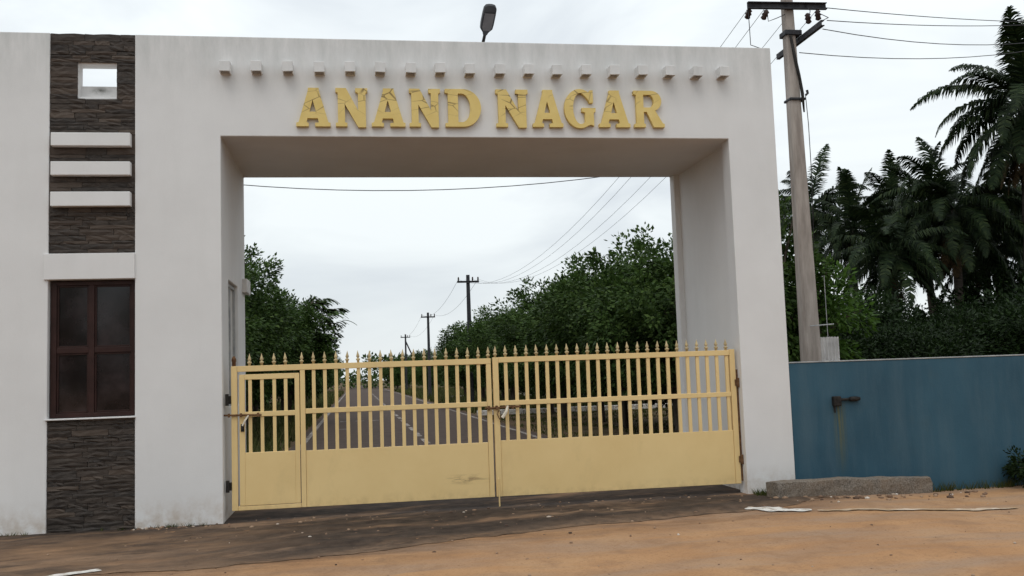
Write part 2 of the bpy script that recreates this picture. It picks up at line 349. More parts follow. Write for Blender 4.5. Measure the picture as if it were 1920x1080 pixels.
def tag(o, label=None, cat=None, group=None, kind=None):
    for k, v in (('label', label), ('category', cat), ('group', group), ('kind', kind)):
        if v: o[k] = v
    return o
def thing(name, loc, label, cat, group=None):
    o = bpy.data.objects.new(name, None); COL.objects.link(o); o.location = loc; o.empty_display_size = .2
    WPOS[o.name] = tuple(loc)
    return tag(o, label, cat, group)
def inst(name, me, parent, loc, rot=(0, 0, 0), scale=(1, 1, 1)):
    o = bpy.data.objects.new(name, me); COL.objects.link(o)
    off = WPOS.get(parent.name, (0, 0, 0)) if parent else (0, 0, 0)
    o.location = (loc[0] - off[0], loc[1] - off[1], loc[2] - off[2]); o.rotation_euler = rot; o.scale = scale
    if parent: o.parent = parent
    WPOS[o.name] = tuple(loc)
    return o
def voxel(xs, ys, zs, filled):
    mb = MB(); idx = {}
    def V(i, j, k):
        if (i, j, k) not in idx: idx[i, j, k] = len(mb.v); mb.v.append((xs[i], ys[j], zs[k]))
        return idx[i, j, k]
    nx, ny, nz = len(xs) - 1, len(ys) - 1, len(zs) - 1
    F = {}
    for i in range(nx):
        for j in range(ny):
            for k in range(nz): F[i, j, k] = filled((xs[i] + xs[i + 1]) / 2, (ys[j] + ys[j + 1]) / 2, (zs[k] + zs[k + 1]) / 2)
    for (i, j, k), v in F.items():
        if not v: continue
        if not F.get((i - 1, j, k)): mb.f.append((V(i, j, k), V(i, j, k + 1), V(i, j + 1, k + 1), V(i, j + 1, k)))
        if not F.get((i + 1, j, k)): mb.f.append((V(i + 1, j, k), V(i + 1, j + 1, k), V(i + 1, j + 1, k + 1), V(i + 1, j, k + 1)))
        if not F.get((i, j - 1, k)): mb.f.append((V(i, j, k), V(i + 1, j, k), V(i + 1, j, k + 1), V(i, j, k + 1)))
        if not F.get((i, j + 1, k)): mb.f.append((V(i, j + 1, k), V(i, j + 1, k + 1), V(i + 1, j + 1, k + 1), V(i + 1, j + 1, k)))
        if not F.get((i, j, k - 1)): mb.f.append((V(i, j, k), V(i, j + 1, k), V(i + 1, j + 1, k), V(i + 1, j, k)))
        if not F.get((i, j, k + 1)): mb.f.append((V(i, j, k + 1), V(i + 1, j, k + 1), V(i + 1, j + 1, k + 1), V(i, j + 1, k + 1)))
    return mb

# ------------------------------------------------------------------ ground
def sstep(a, b_, x):
    q = min(1, max(0, (x - a) / (b_ - a))); return q * q * (3 - 2 * q)
def gz(x, y):
    z = -.085 * sstep(7.1, 9.2, x) * sstep(6, 1, y)
    return z
def relief(x, y):
    k = sstep(.4, -.6, y) * sstep(-14, -9, y)
    return k * (.022 * noise.noise(Vector((x * .7, y * 1.6, 1))) + .013 * noise.noise(Vector((x * 3, y * 4, 5))) - .016 * max(0, 1 - 5 * abs(noise.noise(Vector((x * .16 + .05 * y, y * .75 - x * .2, 13))))) + .006 * noise.noise(Vector((x * 7, y * 8, 2))) + .005 * noise.noise(Vector((x * 11, y * 11, 9))))
def axis(fine0, fine1, step, lo, hi):
    a = []; x = fine0; s = step
    left = []
    while x > lo: s *= 1.35; x -= s; left.append(x)
    a = left[::-1]; x = fine0
    while x < fine1: a.append(x); x += step
    s = step
    while x < hi: a.append(x); s *= 1.35; x += s
    a.append(x); return a
xs = axis(-3, 11, .07, -900, 900); ys = axis(-6, .4, .07, -900, 1500)
mb = MB()
for y in ys:
    for x in xs: mb.v.append((x, y, gz(x, y) + relief(x, y)))
nx = len(xs)
for j in range(len(ys) - 1):
    for i in range(nx - 1): mb.f.append((j * nx + i, j * nx + i + 1, (j + 1) * nx + i + 1, (j + 1) * nx + i))
og = mb.build('ground', 'sand', smooth=True)
tag(og, 'bare orange sandy ground in front of the gate', None, None, 'structure')

def front_edge(x):
    pts = [(-9, -2.3), (-2.5, -2.55), (-1, -2.75), (.3, -2.95), (1.8, -2.45), (3.38, -1.8), (4.88, -1.47), (5.94, -1.30), (6.6, -1.12), (7.1, -.62), (7.6, -.45)]
    for (a, b_), (c_, d) in zip(pts, pts[1:]):
        if a <= x <= c_:
            y = b_ + (d - b_) * (x - a) / (c_ - a); break
    else: y = -2.3
    return y + .06 * noise.noise(Vector((x * 1.4, 0, 3))) + .04 * noise.noise(Vector((x * 5, 0, 7)))
at = og.data.attributes.new('edge', 'FLOAT', 'POINT')
at.data.foreach_set('value', [max(0, front_edge(v.co.x) - v.co.y) if -9 < v.co.x < 7.6 else 5.0 for v in og.data.vertices])
mb = MB(); nrow = 46; cols = [-9 + .07 * i for i in range(int(16.55 / .07))]; edge = []
for x in cols:
    y0 = front_edge(x); y1 = 3.0
    for r_ in range(nrow):
        q = (r_ / (nrow - 1)) ** 1.5; y = y0 + (y1 - y0) * q
        mb.v.append((x, y, gz(x, y) + relief(x, y) + .005)); edge.append(y - y0)
for i in range(len(cols) - 1):
    for r_ in range(nrow - 1): mb.f.append((i * nrow + r_, (i + 1) * nrow + r_, (i + 1) * nrow + r_ + 1, i * nrow + r_ + 1))
o = mb.build('driveway', 'apron', smooth=True)
at = o.data.attributes.new('edge', 'FLOAT', 'POINT'); at.data.foreach_set('value', edge)
tag(o, 'dark asphalt apron with drifts of sand under the yellow gate', None, None, 'structure')

# road behind the gate
mb = MB()
ry = [2.6 + 3.5 * i for i in range(90)]
for y in ry: mb.v += [(-.05, y, .010), (6.45, y, .010)]
for i in range(len(ry) - 1): mb.f.append((2 * i, 2 * i + 1, 2 * i + 3, 2 * i + 2))
tag(mb.build('road', 'road'), 'straight dark asphalt road running away behind the gate', None, None, 'structure')
mb = MB()
def strip(x0, x1, y0, y1, z=.015): mb.poly([(x0, y0, z), (x1, y0, z), (x1, y1, z), (x0, y1, z)])
for y in range(4, 150, 6): strip(.10, .23, y, y + 5.96); strip(6.08, 6.2, y, y + 5.96)
for i in range(38): strip(3.22, 3.36, 9.2 + i * 3.1, 9.2 + i * 3.1 + 2.0)
for x in (.9, 1.5, 2.1): strip(x, x + .32, 27.2, 27.6)
strip(.95, 1.3, 21.1, 21.3)
tag(mb.build('road_marking', 'faded_paint'), 'white edge lines and centre dashes on the road behind the gate', None, None, 'structure')
# painted line outside, half buried in sand
def line_on_ground(name, pts, hw, mat, label):
    mb = MB(); P = []
    for (a, b_) in zip(pts, pts[1:]):
        for i in range(14): q = i / 14; P.append((a[0] + (b_[0] - a[0]) * q, a[1] + (b_[1] - a[1]) * q))
    P.append(pts[-1])
    for i, (x, y) in enumerate(P):
        x2, y2 = P[min(i + 1, len(P) - 1)]; x1, y1 = P[max(i - 1, 0)]
        d = math.hypot(x2 - x1, y2 - y1); nx_, ny_ = -(y2 - y1) / d, (x2 - x1) / d
        h = hw * (.25 + .75 * math.sin(math.pi * min(1, max(0, (i + 1) / (len(P) + 1)))) ** .6) * (1 + .5 * noise.noise(Vector((x * 4, y * 4, 2))))
        for s in (-1, 1):
            xx, yy = x + nx_ * h * s, y + ny_ * h * s
            mb.v.append((xx, yy, gz(xx, yy) + relief(xx, yy) + .012))
    for i in range(len(P) - 1): mb.f.append((2 * i, 2 * i + 2, 2 * i + 3, 2 * i + 1))
    tag(mb.build(name, mat, smooth=True), label, None, None, 'structure')
line_on_ground('road_marking', [(6.02, -1.10), (6.18, -1.27), (6.38, -1.43), (6.62, -1.53)], .13, 'white_paint', 'bright corner of white painted road line by the right pillar')
line_on_ground('road_marking', [(6.66, -1.59), (7.4, -1.75), (8.4, -1.93), (8.95, -1.84)], .06, 'dusty_paint', 'dust covered white road line running below the granite beam')
line_on_ground('road_marking', [(-1.2, -2.82), (-.98, -2.70), (-.74, -2.57)], .11, 'white_paint', 'short worn white line on the sand below the left stone panel')

# asphalt of the main road on the viewer's side, sand drifted over its near edge
mb = MB(); mx_ = [-120 + 2.0 * i for i in range(121)]
for x in mx_:
    e = .5 * noise.noise(Vector((x * .4, 1, 6)))
    mb.v += [(x, -15.5, .03), (x, -6.4 + e, .03)]
for i in range(len(mx_) - 1): mb.f.append((2 * i, 2 * i + 2, 2 * i + 3, 2 * i + 1))
tag(mb.build('road', 'road'), 'main road passing in front of the gateway', None, None, 'structure')

# ------------------------------------------------------------------ gateway
GW = thing('entrance_gateway', (0, 0, 0), 'white plastered gateway with guard room and dark stone strip around the yellow gate', 'gateway')
T, H, XA, XB, XC, DP = 5.893, 4.642, -1.962, -.993, 7.159, 2.475
def filled(x, y, z):
    if x < 0:
        if z > 4.9:
            if z > T: return False
            if -1.652 < x < -1.208 and y < .25:
                if 5.126 < z < 5.533: return 0.19 < y and z < 5.30
            if XA < x < XB and y < .045 and z > 3.225 : return False
            return y < .25 or y > 2.25 or x < -7.75
        if XA < x < XB:
            if y < .045 and (z < 1.28 or z > 3.225): return False
            if y < .16 and 1.30 < z < 2.915: return False
        if x > -.12 and .62 < y < 1.64 and 1.35 < z < 2.95: return False
        return True
    if x < 6.5:
        if z < H: return False
        if z < 5.05: return True
        return z < T and (y < .25 or y > 2.25)
    if z > T: return False
    if x < 6.585 and .26 < y < 2.28 and z < H: return False
    return z < 5.05 or y < .25 or y > 2.25 or x > XC - .2
body = voxel([-8, -7.75, XA, -1.652, -1.208, XB, -.12, 0, 6.5, 6.585, XC - .2, XC], [0, .045, .16, .19, .25, .26, .62, 1.64, 2.25, 2.28, DP],
             [-.3, 1.28, 1.30, 1.35, 2.915, 2.95, 3.225, H, 4.9, 5.05, 5.126, 5.30, 5.533, T], filled)
body.build('wall', 'plaster', GW, bevel=.014)
MB().box(-2.005, XB + .002, -.028, .03, 2.917, 3.223).build('band', 'plaster', GW, bevel=.006)
for z0, z1 in ((4.507, 4.668), (4.155, 4.32), (3.785, 3.958)):
    MB().box(-1.925, -1.035, -.075, .04, z0 - .006, z1 - .008).build('band', 'plaster', GW, bevel=.006)
MB().box(XA - .02, XB + .005, -.03, .10, 1.283, 1.299).build('window_sill', 'plaster', GW, bevel=.003)
MB().box(-.02, .065, 2.15, 2.62, 2.925, 3.12).build('sunshade', 'bare', GW, bevel=.006)
# front window
fr = MB()
X0, X1, Z0, Z1 = XA + .012, XB - .008, 1.305, 2.905
XM = -1.50; ZM = 2.085
for a in ((X0, X0 + .065, Z0, Z1), (X1 - .05, X1, Z0, Z1), (X0 + .065, X1 - .05, Z1 - .05, Z1), (X0 + .065, X1 - .05, Z0, Z0 + .05),
          (XM - .03, XM + .035, Z0 + .05, Z1 - .05)): fr.box(a[0], a[1], .075, .15, a[2], a[3])
for a in ((X0 + .065, XM - .03), (XM + .035, X1 - .05)): fr.box(a[0], a[1], .082, .148, ZM - .03, ZM + .035)
WF = fr.build('window', 'window_frame', GW, bevel=.004)
for (a, b_) in ((X0 + .065, XM - .03), (XM + .035, X1 - .05)):
    for (c_, d) in ((Z0 + .05, ZM - .03), (ZM + .035, Z1 - .05)):
        sh = MB(); e = .022
        for q in ((a, a + e, c_, d), (b_ - e, b_, c_, d), (a + e, b_ - e, c_, c_ + e), (a + e, b_ - e, d - e, d)): sh.box(q[0] + .001, q[1] - .001, .095, .13, q[2] + .001, q[3] - .001)
        sh.build('sash', 'window_frame', WF, bevel=.002)
        MB().box(a + e - .004, b_ - e + .004, .112, .118, c_ + e - .004, d - e + .004).build('pane', 'glass', WF)
# side window in the passage
fr = MB()
for a in ((.63, .68, 1.355, 2.945), (1.58, 1.63, 1.355, 2.945), (.68, 1.58, 2.895, 2.945), (.68, 1.58, 1.355, 1.405), (1.11, 1.16, 1.405, 2.895)): fr.box(-.10, -.04, a[0], a[1], a[2], a[3])
WF2 = fr.build('window', 'coping', GW, bevel=.004)
for a, b_ in ((.68, 1.11), (1.16, 1.58)): MB().box(-.08, -.07, a, b_, 1.405, 2.895).build('pane', 'bare', WF2)
# row of eighteen projecting hoods, hollowed out below so their undersides go dark
bx_ = voxel([-.064, -.050, .050, .064], [-.165, -.150, -.012, .02], [-.066, .045, .066], lambda x, y, z: not (abs(x) < .05 and -.15 < y < -.012 and z < .045))
bx = bx_.mesh('light_hood', 'plaster')
pxs = [419, 480, 540, 598, 655, 712, 768, 823, 878, 933, 988, 1042, 1096, 1149, 1201, 1254, 1306, 1357]
for i in range(18):
    x = .075 + (6.44 - .075) * i / 17
    o = inst('light_hood', bx, GW, (x + random.uniform(-.008, .008), 0, 5.475 + .004 * i / 17 * 9 + random.uniform(-.006, .006)), (0, R(random.uniform(-2, 2)), 0))
    bv = o.modifiers.new('bevel', 'BEVEL'); bv.width = .012; bv.segments = 2
# ledger stones
stone_me = []
for k in range(10):
    rnd = random.Random(k); mb = MB(); nxs, nzs = 4, 2
    for j in range(nzs + 1):
        for i in range(nxs + 1):
            ed = i in (0, nxs) or j in (0, nzs)
            mb.v.append((i / nxs + (0 if i in (0, nxs) else rnd.uniform(-.07, .07)), -rnd.uniform(.35, 1.0) if not ed else -rnd.uniform(.2, .75), j / nzs + (rnd.uniform(-.06, .06) if 0 < i < nxs else rnd.uniform(-.03, .03))))
    nb = len(mb.v)
    for j in range(nzs):
        for i in range(nxs):
            a = j * (nxs + 1) + i; mb.f.append((a, a + 1, a + nxs + 2, a + nxs + 1))
    ring = [i for i in range(nxs + 1)] + [(j + 1) * (nxs + 1) - 1 for j in range(1, nzs + 1)] + [nzs * (nxs + 1) + i for i in range(nxs - 1, -1, -1)] + [j * (nxs + 1) for j in range(nzs - 1, 0, -1)]
    for q in ring: x, y, z = mb.v[q]; mb.v.append((x, .6, z))
    n_ = len(ring)
    for i in range(n_): mb.f.append((ring[i], nb + i, nb + (i + 1) % n_, ring[(i + 1) % n_]))
    stone_me.append(mb.mesh('stone', 'stone'))
def lay(x0, x1, z0, z1, holes, hmean):
    z = z0
    while z < z1 - .012:
        h = min(hmean * random.uniform(.7, 1.35), z1 - z)
        if z1 - (z + h) < .025: h = z1 - z
        segs = [(x0, x1)]
        for (hx0, hx1, hz0, hz1) in holes:
            if z + h > hz0 + .004 and z < hz1 - .004: segs = [(x0, hx0), (hx1, x1)]
        for a, b_ in segs:
            x = a
            while x < b_ - .02:
                l = min(random.uniform(.16, .46), b_ - x)
                if b_ - (x + l) < .09: l = b_ - x
                inst('stone', random.choice(stone_me), GW, (x + .002, .030 - random.choice((0, 0, .003, .006, .009)), z + .002), (0, 0, 0), (l - .004, .020, h - .004))
                x += l
        z += h
lay(XA, XB, 0.0, 1.28, [], .053)
hole = [(-1.652, -1.208, 5.126, 5.533)]
lay(XA, XB, 4.658, T, hole, .058)
lay(XA, XB, 4.31, 4.495, [], .055); lay(XA, XB, 3.945, 4.145, [], .055); lay(XA, XB, 3.225, 3.772, [], .055)
MB().box(XA, XB, .03, .044, 3.77, 4.67).build('cladding_backing', 'stone', GW)

# ------------------------------------------------------------------ name sign
SG = thing('name_sign', (.9, 0, 4.765), 'raised yellow slab serif letters reading ANAND NAGAR above the gate opening', 'sign')
def arc(cx, cy, rx, ry, a0, a1, n=18): return [(cx + rx * math.cos(R(a0 + (a1 - a0) * i / n)), cy + ry * math.sin(R(a0 + (a1 - a0) * i / n))) for i in range(n + 1)]
GL = {
 'A': ([(0, 0), (.36, 0), (.36, .09), (.30, .10), (.33, .21), (.63, .21), (.66, .10), (.55, .09), (.55, 0), (1, 0), (1, .09), (.94, .11), (.67, .93), (.67, 1), (.35, 1), (.35, .93), (.07, .11), (0, .09)], [[(.39, .38), (.58, .38), (.485, .69)]]),
 'N': ([(0, 0), (.36, 0), (.36, .09), (.29, .10), (.29, .58), (.70, -.02), (.94, -.02), (.94, .88), (1, .90), (1, 1), (.62, 1), (.62, .90), (.70, .88), (.70, .42), (.33, 1), (0, 1), (0, .90), (.07, .88), (.07, .10), (0, .09)], []),
 'D': ([(0, 0), (.52, 0)] + arc(.50, .5, .50, .5, -85, 85) + [(.52, 1), (0, 1), (0, .90), (.08, .88), (.08, .10), (0, .09)], [[(.36, .12), (.46, .12)] + arc(.46, .5, .24, .38, -85, 85) + [(.46, .88), (.36, .88)]]),
 'G': ([(.93, .66), (.93, 1), (.83, 1), (.78, .94)] + arc(.5, .5, .5, .53, 62, 300, 26) + [(.84, .07), (.94, .03), (.94, .40), (1, .42), (1, .52), (.56, .52), (.56, .42), (.66, .40), (.66, .14)] + arc(.52, .5, .24, .42, 298, 60, 22) + [(.74, .78), (.82, .66)], []),
 'R': ([(0, 0), (.37, 0), (.37, .09), (.32, .10), (.32, .42), (.42, .42), (.64, 0), (1, 0), (1, .09), (.94, .11), (.70, .46)] + arc(.58, .72, .34, .28, -58, 88, 14) + [(.55, 1), (0, 1), (0, .90), (.08, .88), (.08, .10), (0, .09)], [[(.32, .54), (.50, .54)] + arc(.50, .715, .16, .175, -80, 80, 10) + [(.50, .89), (.32, .89)]]),
}
spans = [('A', .907, 1.321), ('N', 1.386, 1.779), ('A', 1.825, 2.243), ('N', 2.296, 2.685), ('D', 2.746, 3.201), ('N', 3.393, 3.807), ('A', 3.863, 4.261), ('G', 4.281, 4.691), ('A', 4.734, 5.149), ('R', 5.206, 5.611)]
LH = .485
for ch, xa, xb in spans:
    outer, holes = GL[ch]; loops = [outer] + holes
    zb = 4.762 + .02 * (xa - .9) / 4.7 - .005; W_ = xb - xa; mb = MB(); flat = []
    P3 = [[Vector((xa + x * W_, 0, zb + y * LH)) for x, y in lp] for lp in loops]
    flat = [p for lp in P3 for p in lp]; n_ = len(flat); yf, yb = -.062, -.002
    P3r = [[Vector((p.x, p.z, 0)) for p in lp] for lp in P3]
    tris = tessellate_polygon(P3r)
    mb.v = [(p.x, yf, p.z) for p in flat] + [(p.x, yb, p.z) for p in flat]
    for tr in tris:
        a, b_, c_ = [flat[i] for i in tr]
        s = (b_.x - a.x) * (c_.z - a.z) - (b_.z - a.z) * (c_.x - a.x)
        q = tuple(tr) if s > 0 else tuple(reversed(tr))
        mb.f.append(q); mb.f.append(tuple(i + n_ for i in reversed(q)))
    base = 0
    for lp in P3:
        k = len(lp)
        for i in range(k):
            a, b_ = base + i, base + (i + 1) % k; mb.f.append((a, a + n_, b_ + n_, b_))
        base += k
    o = mb.build('letter', 'sign', SG)
    bm = bmesh.new(); bm.from_mesh(o.data); bmesh.ops.recalc_face_normals(bm, faces=bm.faces); bm.to_mesh(o.data); bm.free()

# ------------------------------------------------------------------ gate leaves
GY = .145
bar_me = {}
def bar(z0, z1, wd=.042):
    key = (round(z0, 3), round(z1, 3), wd)
    if key not in bar_me: bar_me[key] = MB().box(-wd / 2, wd / 2, -.016, .016, 0, z1 - z0).mesh('bar', 'yellow')
    return bar_me[key]
fin_me = MB().lathe([(.016, 0), (.016, .025), (.026, .032), (.027, .046), (.014, .052), (.012, .06), (.023, .074), (.019, .09), (.010, .115), (.002, .148)], n=8).mesh('finial', 'finial', smooth=True)
def fbox(parent, name, x0, x1, z0, z1, dy=.025, mat='yellow', bev=.004):
    return MB().box(x0, x1, GY - dy, GY + dy, z0, z1).build(name, mat, parent, bevel=bev)
ZB, ZP, ZMD, ZT = .128, .80, 1.245, 1.775
GA = thing('gate_leaf', (.09, GY, 0), 'left leaf of the yellow steel gate with a small wicket door in it', 'gate', 'leaves of the yellow entrance gate')
fbox(GA, 'stile', .085, .155, ZB, 1.845, .03)
fbox(GA, 'stile', .897, .955, ZB, ZT - .002, .027)
fbox(GA, 'stile', 3.185, 3.245, ZB, ZT - .002, .027)
fbox(GA, 'top_rail', .157, 3.245, ZT, 1.845, .029)
fbox(GA, 'bottom_rail', .157, .895, ZB, .176, .027)
fbox(GA, 'mid_rail', .957, 3.183, ZMD, 1.305, .024)
fbox(GA, 'panel', .957, 3.183, ZB, ZP, .018, bev=.003)
for i in range(16):
    x = 1.06 + i * (3.09 - 1.06) / 15
    inst('bar', bar(ZP, ZMD), GA, (x, GY, ZP)); inst('bar', bar(1.305, ZT), GA, (x, GY, 1.305))
for x in [.30, .445, .59, .725, .918] + [1.06 + i * (3.09 - 1.06) / 15 for i in range(16)] + [3.215]:
    inst('finial', fin_me, GA, (x, GY, 1.845), (R(random.uniform(-2, 2)), R(random.uniform(-2.5, 2.5)), 0))
inst('finial', MB().lathe([(.024, 0), (.024, .05), (.03, .06), (.028, .09), (.012, .12)], n=8).mesh('finial', 'rust', smooth=True), GA, (.118, GY, 1.845))
wd = MB()
for a in ((.178, .243, .182, 1.742), (.832, .888, .182, 1.742), (.243, .832, 1.678, 1.742), (.243, .832, 1.232, 1.292), (.243, .832, .182, .806)):
    wd.box(a[0], a[1], GY - .024, GY + .024, a[2], a[3])
WD = wd.build('wicket_door', 'yellow', GA, bevel=.004)
for x in (.305, .445, .59, .725):
    for z0, z1 in ((.806, 1.232), (1.292, 1.678)): inst('bar', bar(z0, z1, .04), WD, (x, GY, z0))
MB().tube([(.215, GY - .03, 1.12), (.215, GY - .075, 1.12), (.215, GY - .075, 1.09)], .016, 6).build('lock', 'black', WD)
MB().box(.195, .235, GY - .032, GY - .025, 1.06, 1.15).build('lock_plate', 'black', WD)
# gap strip around the wicket is real: 20 mm clearances in front of a set back stop
MB().box(.157, .896, GY + .031, GY + .036, .16, 1.774).v
bl = MB().tube([(-.04, GY - .05, 1.262), (.44, GY - .05, 1.252)], .012, 8)
for x in (.06, .20, .40): bl.box(x - .012, x + .012, GY - .068, GY - .026, 1.235, 1.28)
bl.build('slide_bolt', 'rust', GA, bevel=.002)
MB().tube([(.29, GY - .05, 1.255), (.25, GY - .09, 1.19), (.22, GY - .09, 1.13)], .010, 6).build('bolt_handle', 'cloth', GA)
for z in (1.445, .42):
    h_ = MB().box(.02, .085, GY - .045, GY - .005, z - .05, z + .045).tube([(.04, GY - .05, z - .07), (.04, GY - .05, z + .07)], .022, 8)
    h_.build('hinge', 'black', GA, bevel=.003)
GB = thing('gate_leaf', (6.49, GY, 0), 'right leaf of the yellow steel gate, without any wicket door', 'gate', 'leaves of the yellow entrance gate')
X0, X1 = 3.268, 6.468
fbox(GB, 'stile', X0, X0 + .072, ZB, 1.866 - .012, .03)
fbox(GB, 'stile', X1 - .07, X1, ZB, 1.866, .03)
fbox(GB, 'top_rail', X0 + .074, X1 - .072, ZT + .012, 1.855, .027)
fbox(GB, 'mid_rail', X0 + .074, X1 - .072, ZMD + .005, 1.31, .024)
fbox(GB, 'panel', X0 + .074, X1 - .072, ZB, ZP + .015, .018, bev=.003)
xb_ = [X0 + .035 + i * (6.36 - X0 - .035) / 23 for i in range(24)]
for i, x in enumerate(xb_):
    if i:
        inst('bar', bar(ZP + .015, ZMD + .005), GB, (x, GY, ZP + .015)); inst('bar', bar(1.31, ZT + .012), GB, (x, GY, 1.31))
    inst('finial', fin_me, GB, (x, GY, 1.855), (R(random.uniform(-2, 2)), R(random.uniform(-2.5, 2.5)), 0))
bl = MB().tube([(3.15, GY - .05, 1.222), (3.60, GY - .05, 1.232)], .013, 8)
for x in (3.20, 3.30, 3.50): bl.box(x - .014, x + .014, GY - .07, GY - .026, 1.20, 1.252)
bl.build('slide_bolt', 'rust', GB, bevel=.002)
MB().tube([(3.44, GY - .05, 1.24), (3.41, GY - .085, 1.17), (3.36, GY - .09, 1.10)], [.014, .02, .022], 6).build('bolt_handle', 'cloth', GB)
MB().tube([(3.33, GY - .03, 1.19), (3.30, GY - .07, 1.15), (3.33, GY - .07, 1.08), (3.36, GY - .05, 1.13)], .008, 6).build('chain_loop', 'rust', GB)
MB().tube([(X1 + .022, GY - .01, .16), (X1 + .022, GY - .01, 1.60)], .013, 8).build('hinge_pipe', 'rust', GB)
for z in (1.43, .44):
    MB().box(X1 - .02, X1 + .03, GY - .05, GY - .015, z - .04, z + .04).tube([(X1 + .022, GY - .05, z - .06), (X1 + .022, GY - .05, z + .06)], .02, 8).build('hinge', 'rust', GB, bevel=.003)
MB().tube([(X0 + .03, GY - .04, .01), (X0 + .03, GY - .04, .35)], .010, 6).build('drop_bolt', 'yellow', GB)

# ------------------------------------------------------------------ street lamp on the gateway roof
LP = thing('street_lamp', (3.33, 1.3, 5.05), 'grey street lamp head on a thin arm above the gateway roof', 'street lamp')
MB().tube([(3.33, 1.3, 5.05), (3.33, 1.3, 5.75), (3.36, 1.16, 6.0), (3.385, .94, 6.18), (3.408, .80, 6.305)], [.028, .026, .024, .022, .022], 8).build('arm', 'black', LP, smooth=True)
hd = MB(); d = Vector((.055, -.50, .36)).normalized(); sidev = d.cross(Vector((0, 0, 1))).normalized(); upv = sidev.cross(d)
base = Vector((3.405, .82, 6.29))
prof = [(q * .78, a_ * .82, b_ * .82) for q, a_, b_ in [(0, .035, .03), (.05, .05, .04), (.13, .105, .06), (.22, .112, .07), (.42, .112, .07), (.53, .107, .062), (.575, .085, .05), (.595, .045, .03)]]
for s, hw, hh in prof:
    for j in range(16):
        q = 2 * math.pi * j / 16; cx, cy = math.cos(q), math.sin(q)
        ex = math.copysign(abs(cx) ** .45, cx) * hw; ey = math.copysign(abs(cy) ** .6, cy) * hh
        hd.v.append(tuple(base + d * s + sidev * ex + upv * (max(ey, -.028))))
for i in range(len(prof) - 1):
    for j in range(16): hd.f.append((i * 16 + j, i * 16 + (j + 1) % 16, (i + 1) * 16 + (j + 1) % 16, (i + 1) * 16 + j))
hd.f.append(tuple(range(15, -1, -1))); hd.f.append(tuple((len(prof) - 1) * 16 + j for j in range(16)))
hd.build('lamp_head', 'lamp_grey', LP)
ln = MB(); P = [base + d * s + sidev * x - upv * z for s, x, z in ((.08, -.045, .029), (.08, .045, .029), (.13, .066, .029), (.35, .066, .029), (.35, -.066, .029), (.13, -.066, .029))]
k = len(P); ln.v = [tuple(p) for p in P] + [tuple(p - upv * .008) for p in P]
ln.f = [tuple(range(k, 2 * k))] + [(i, (i + 1) % k, k + (i + 1) % k, k + i) for i in range(k)]
ln.build('lamp_lens', 'lamp_lens', LP)

# ------------------------------------------------------------------ blue boundary wall and what stands at it
BW = thing('boundary_wall', (7.17, .12, 0), 'blue painted boundary wall to the right of the gateway', 'wall')
mb = MB(); wx = [7.165 + .35 * i for i in range(40)]
mb.box(7.163, 21, .02, .22, -.4, 1.655)
mb.build('wall', 'blue', BW, bevel=.012)
MB().box(7.163, 21, .012, .228, 1.655, 1.672).build('coping', 'coping', BW, bevel=.004)
# granite beam lying on the ground
mb = MB(); rnd = random.Random(5); a0 = Vector((6.63, -.45, 0)); a1 = Vector((8.88, -.14, 0)); n_ = 26
dd = (a1 - a0).normalized(); nn = Vector((-dd.y, dd.x, 0))
def nz(s, q): return noise.noise(Vector((s * 3.1, q * 7.7, 4))) * .016 + noise.noise(Vector((s * 13, q * 5, 8))) * .012
sec = [(-.125, -.03), (-.13, .05), (-.127, .12), (-.122, .205), (-.05, .212), (.06, .208), (.12, .20), (.125, .0)]
for i in range(n_ + 1):
    s = (a1 - a0).length * i / n_; p = a0 + dd * s
    k_ = .93 + .12 * noise.noise(Vector((s * 1.3, 2, 2)))
    end = 0
    for q, (yy, zz_) in enumerate(sec):
        jz = nz(s, q)
        P = p + nn * (yy + nz(s, q + 20)) + dd * (end + (rnd.uniform(-.02, .02) if i in (0, n_) else 0))
        mb.v.append((P.x, P.y, gz(P.x, P.y) + max(-.03, zz_ * k_ + (jz if zz_ > 0 else -.02)) + (.012 if i > 18 else 0)))
ns = len(sec)
for i in range(n_):
    for q in range(ns): mb.f.append((i * ns + q, (i + 1) * ns + q, (i + 1) * ns + (q + 1) % ns, i * ns + (q + 1) % ns))
mb.f.append(tuple(range(ns))); mb.f.append(tuple(n_ * ns + q for q in reversed(range(ns))))
o = mb.build('granite_beam', 'granite', bevel=.008, seg=1)
bm = bmesh.new(); bm.from_mesh(o.data); bmesh.ops.recalc_face_normals(bm, faces=bm.faces); bm.to_mesh(o.data); bm.free()
tag(o, 'long rough granite beam lying on the ground along the foot of the blue wall', 'stone beam')
TP = thing('water_outlet', (7.79, .02, 1.15), 'black water pipe outlet with a valve sticking out of the blue wall', 'pipe')
MB().box(7.735, 7.845, -.04, .03, 1.075, 1.205).build('valve_box', 'black', TP, bevel=.012)
MB().tube([(7.84, -.012, 1.158), (7.97, -.012, 1.160)], .018, 8).tube([(7.965, -.012, 1.160), (8.00, -.012, 1.161), (8.06, -.012, 1.162), (8.115, -.012, 1.163)], [.026, .034, .034, .022], 8).build('pipe', 'black', TP, smooth=True)
MB().tube([(7.755, -.01, 1.08), (7.755, -.015, .99)], [.016, .010], 6).build('drip_pipe', 'black', TP)
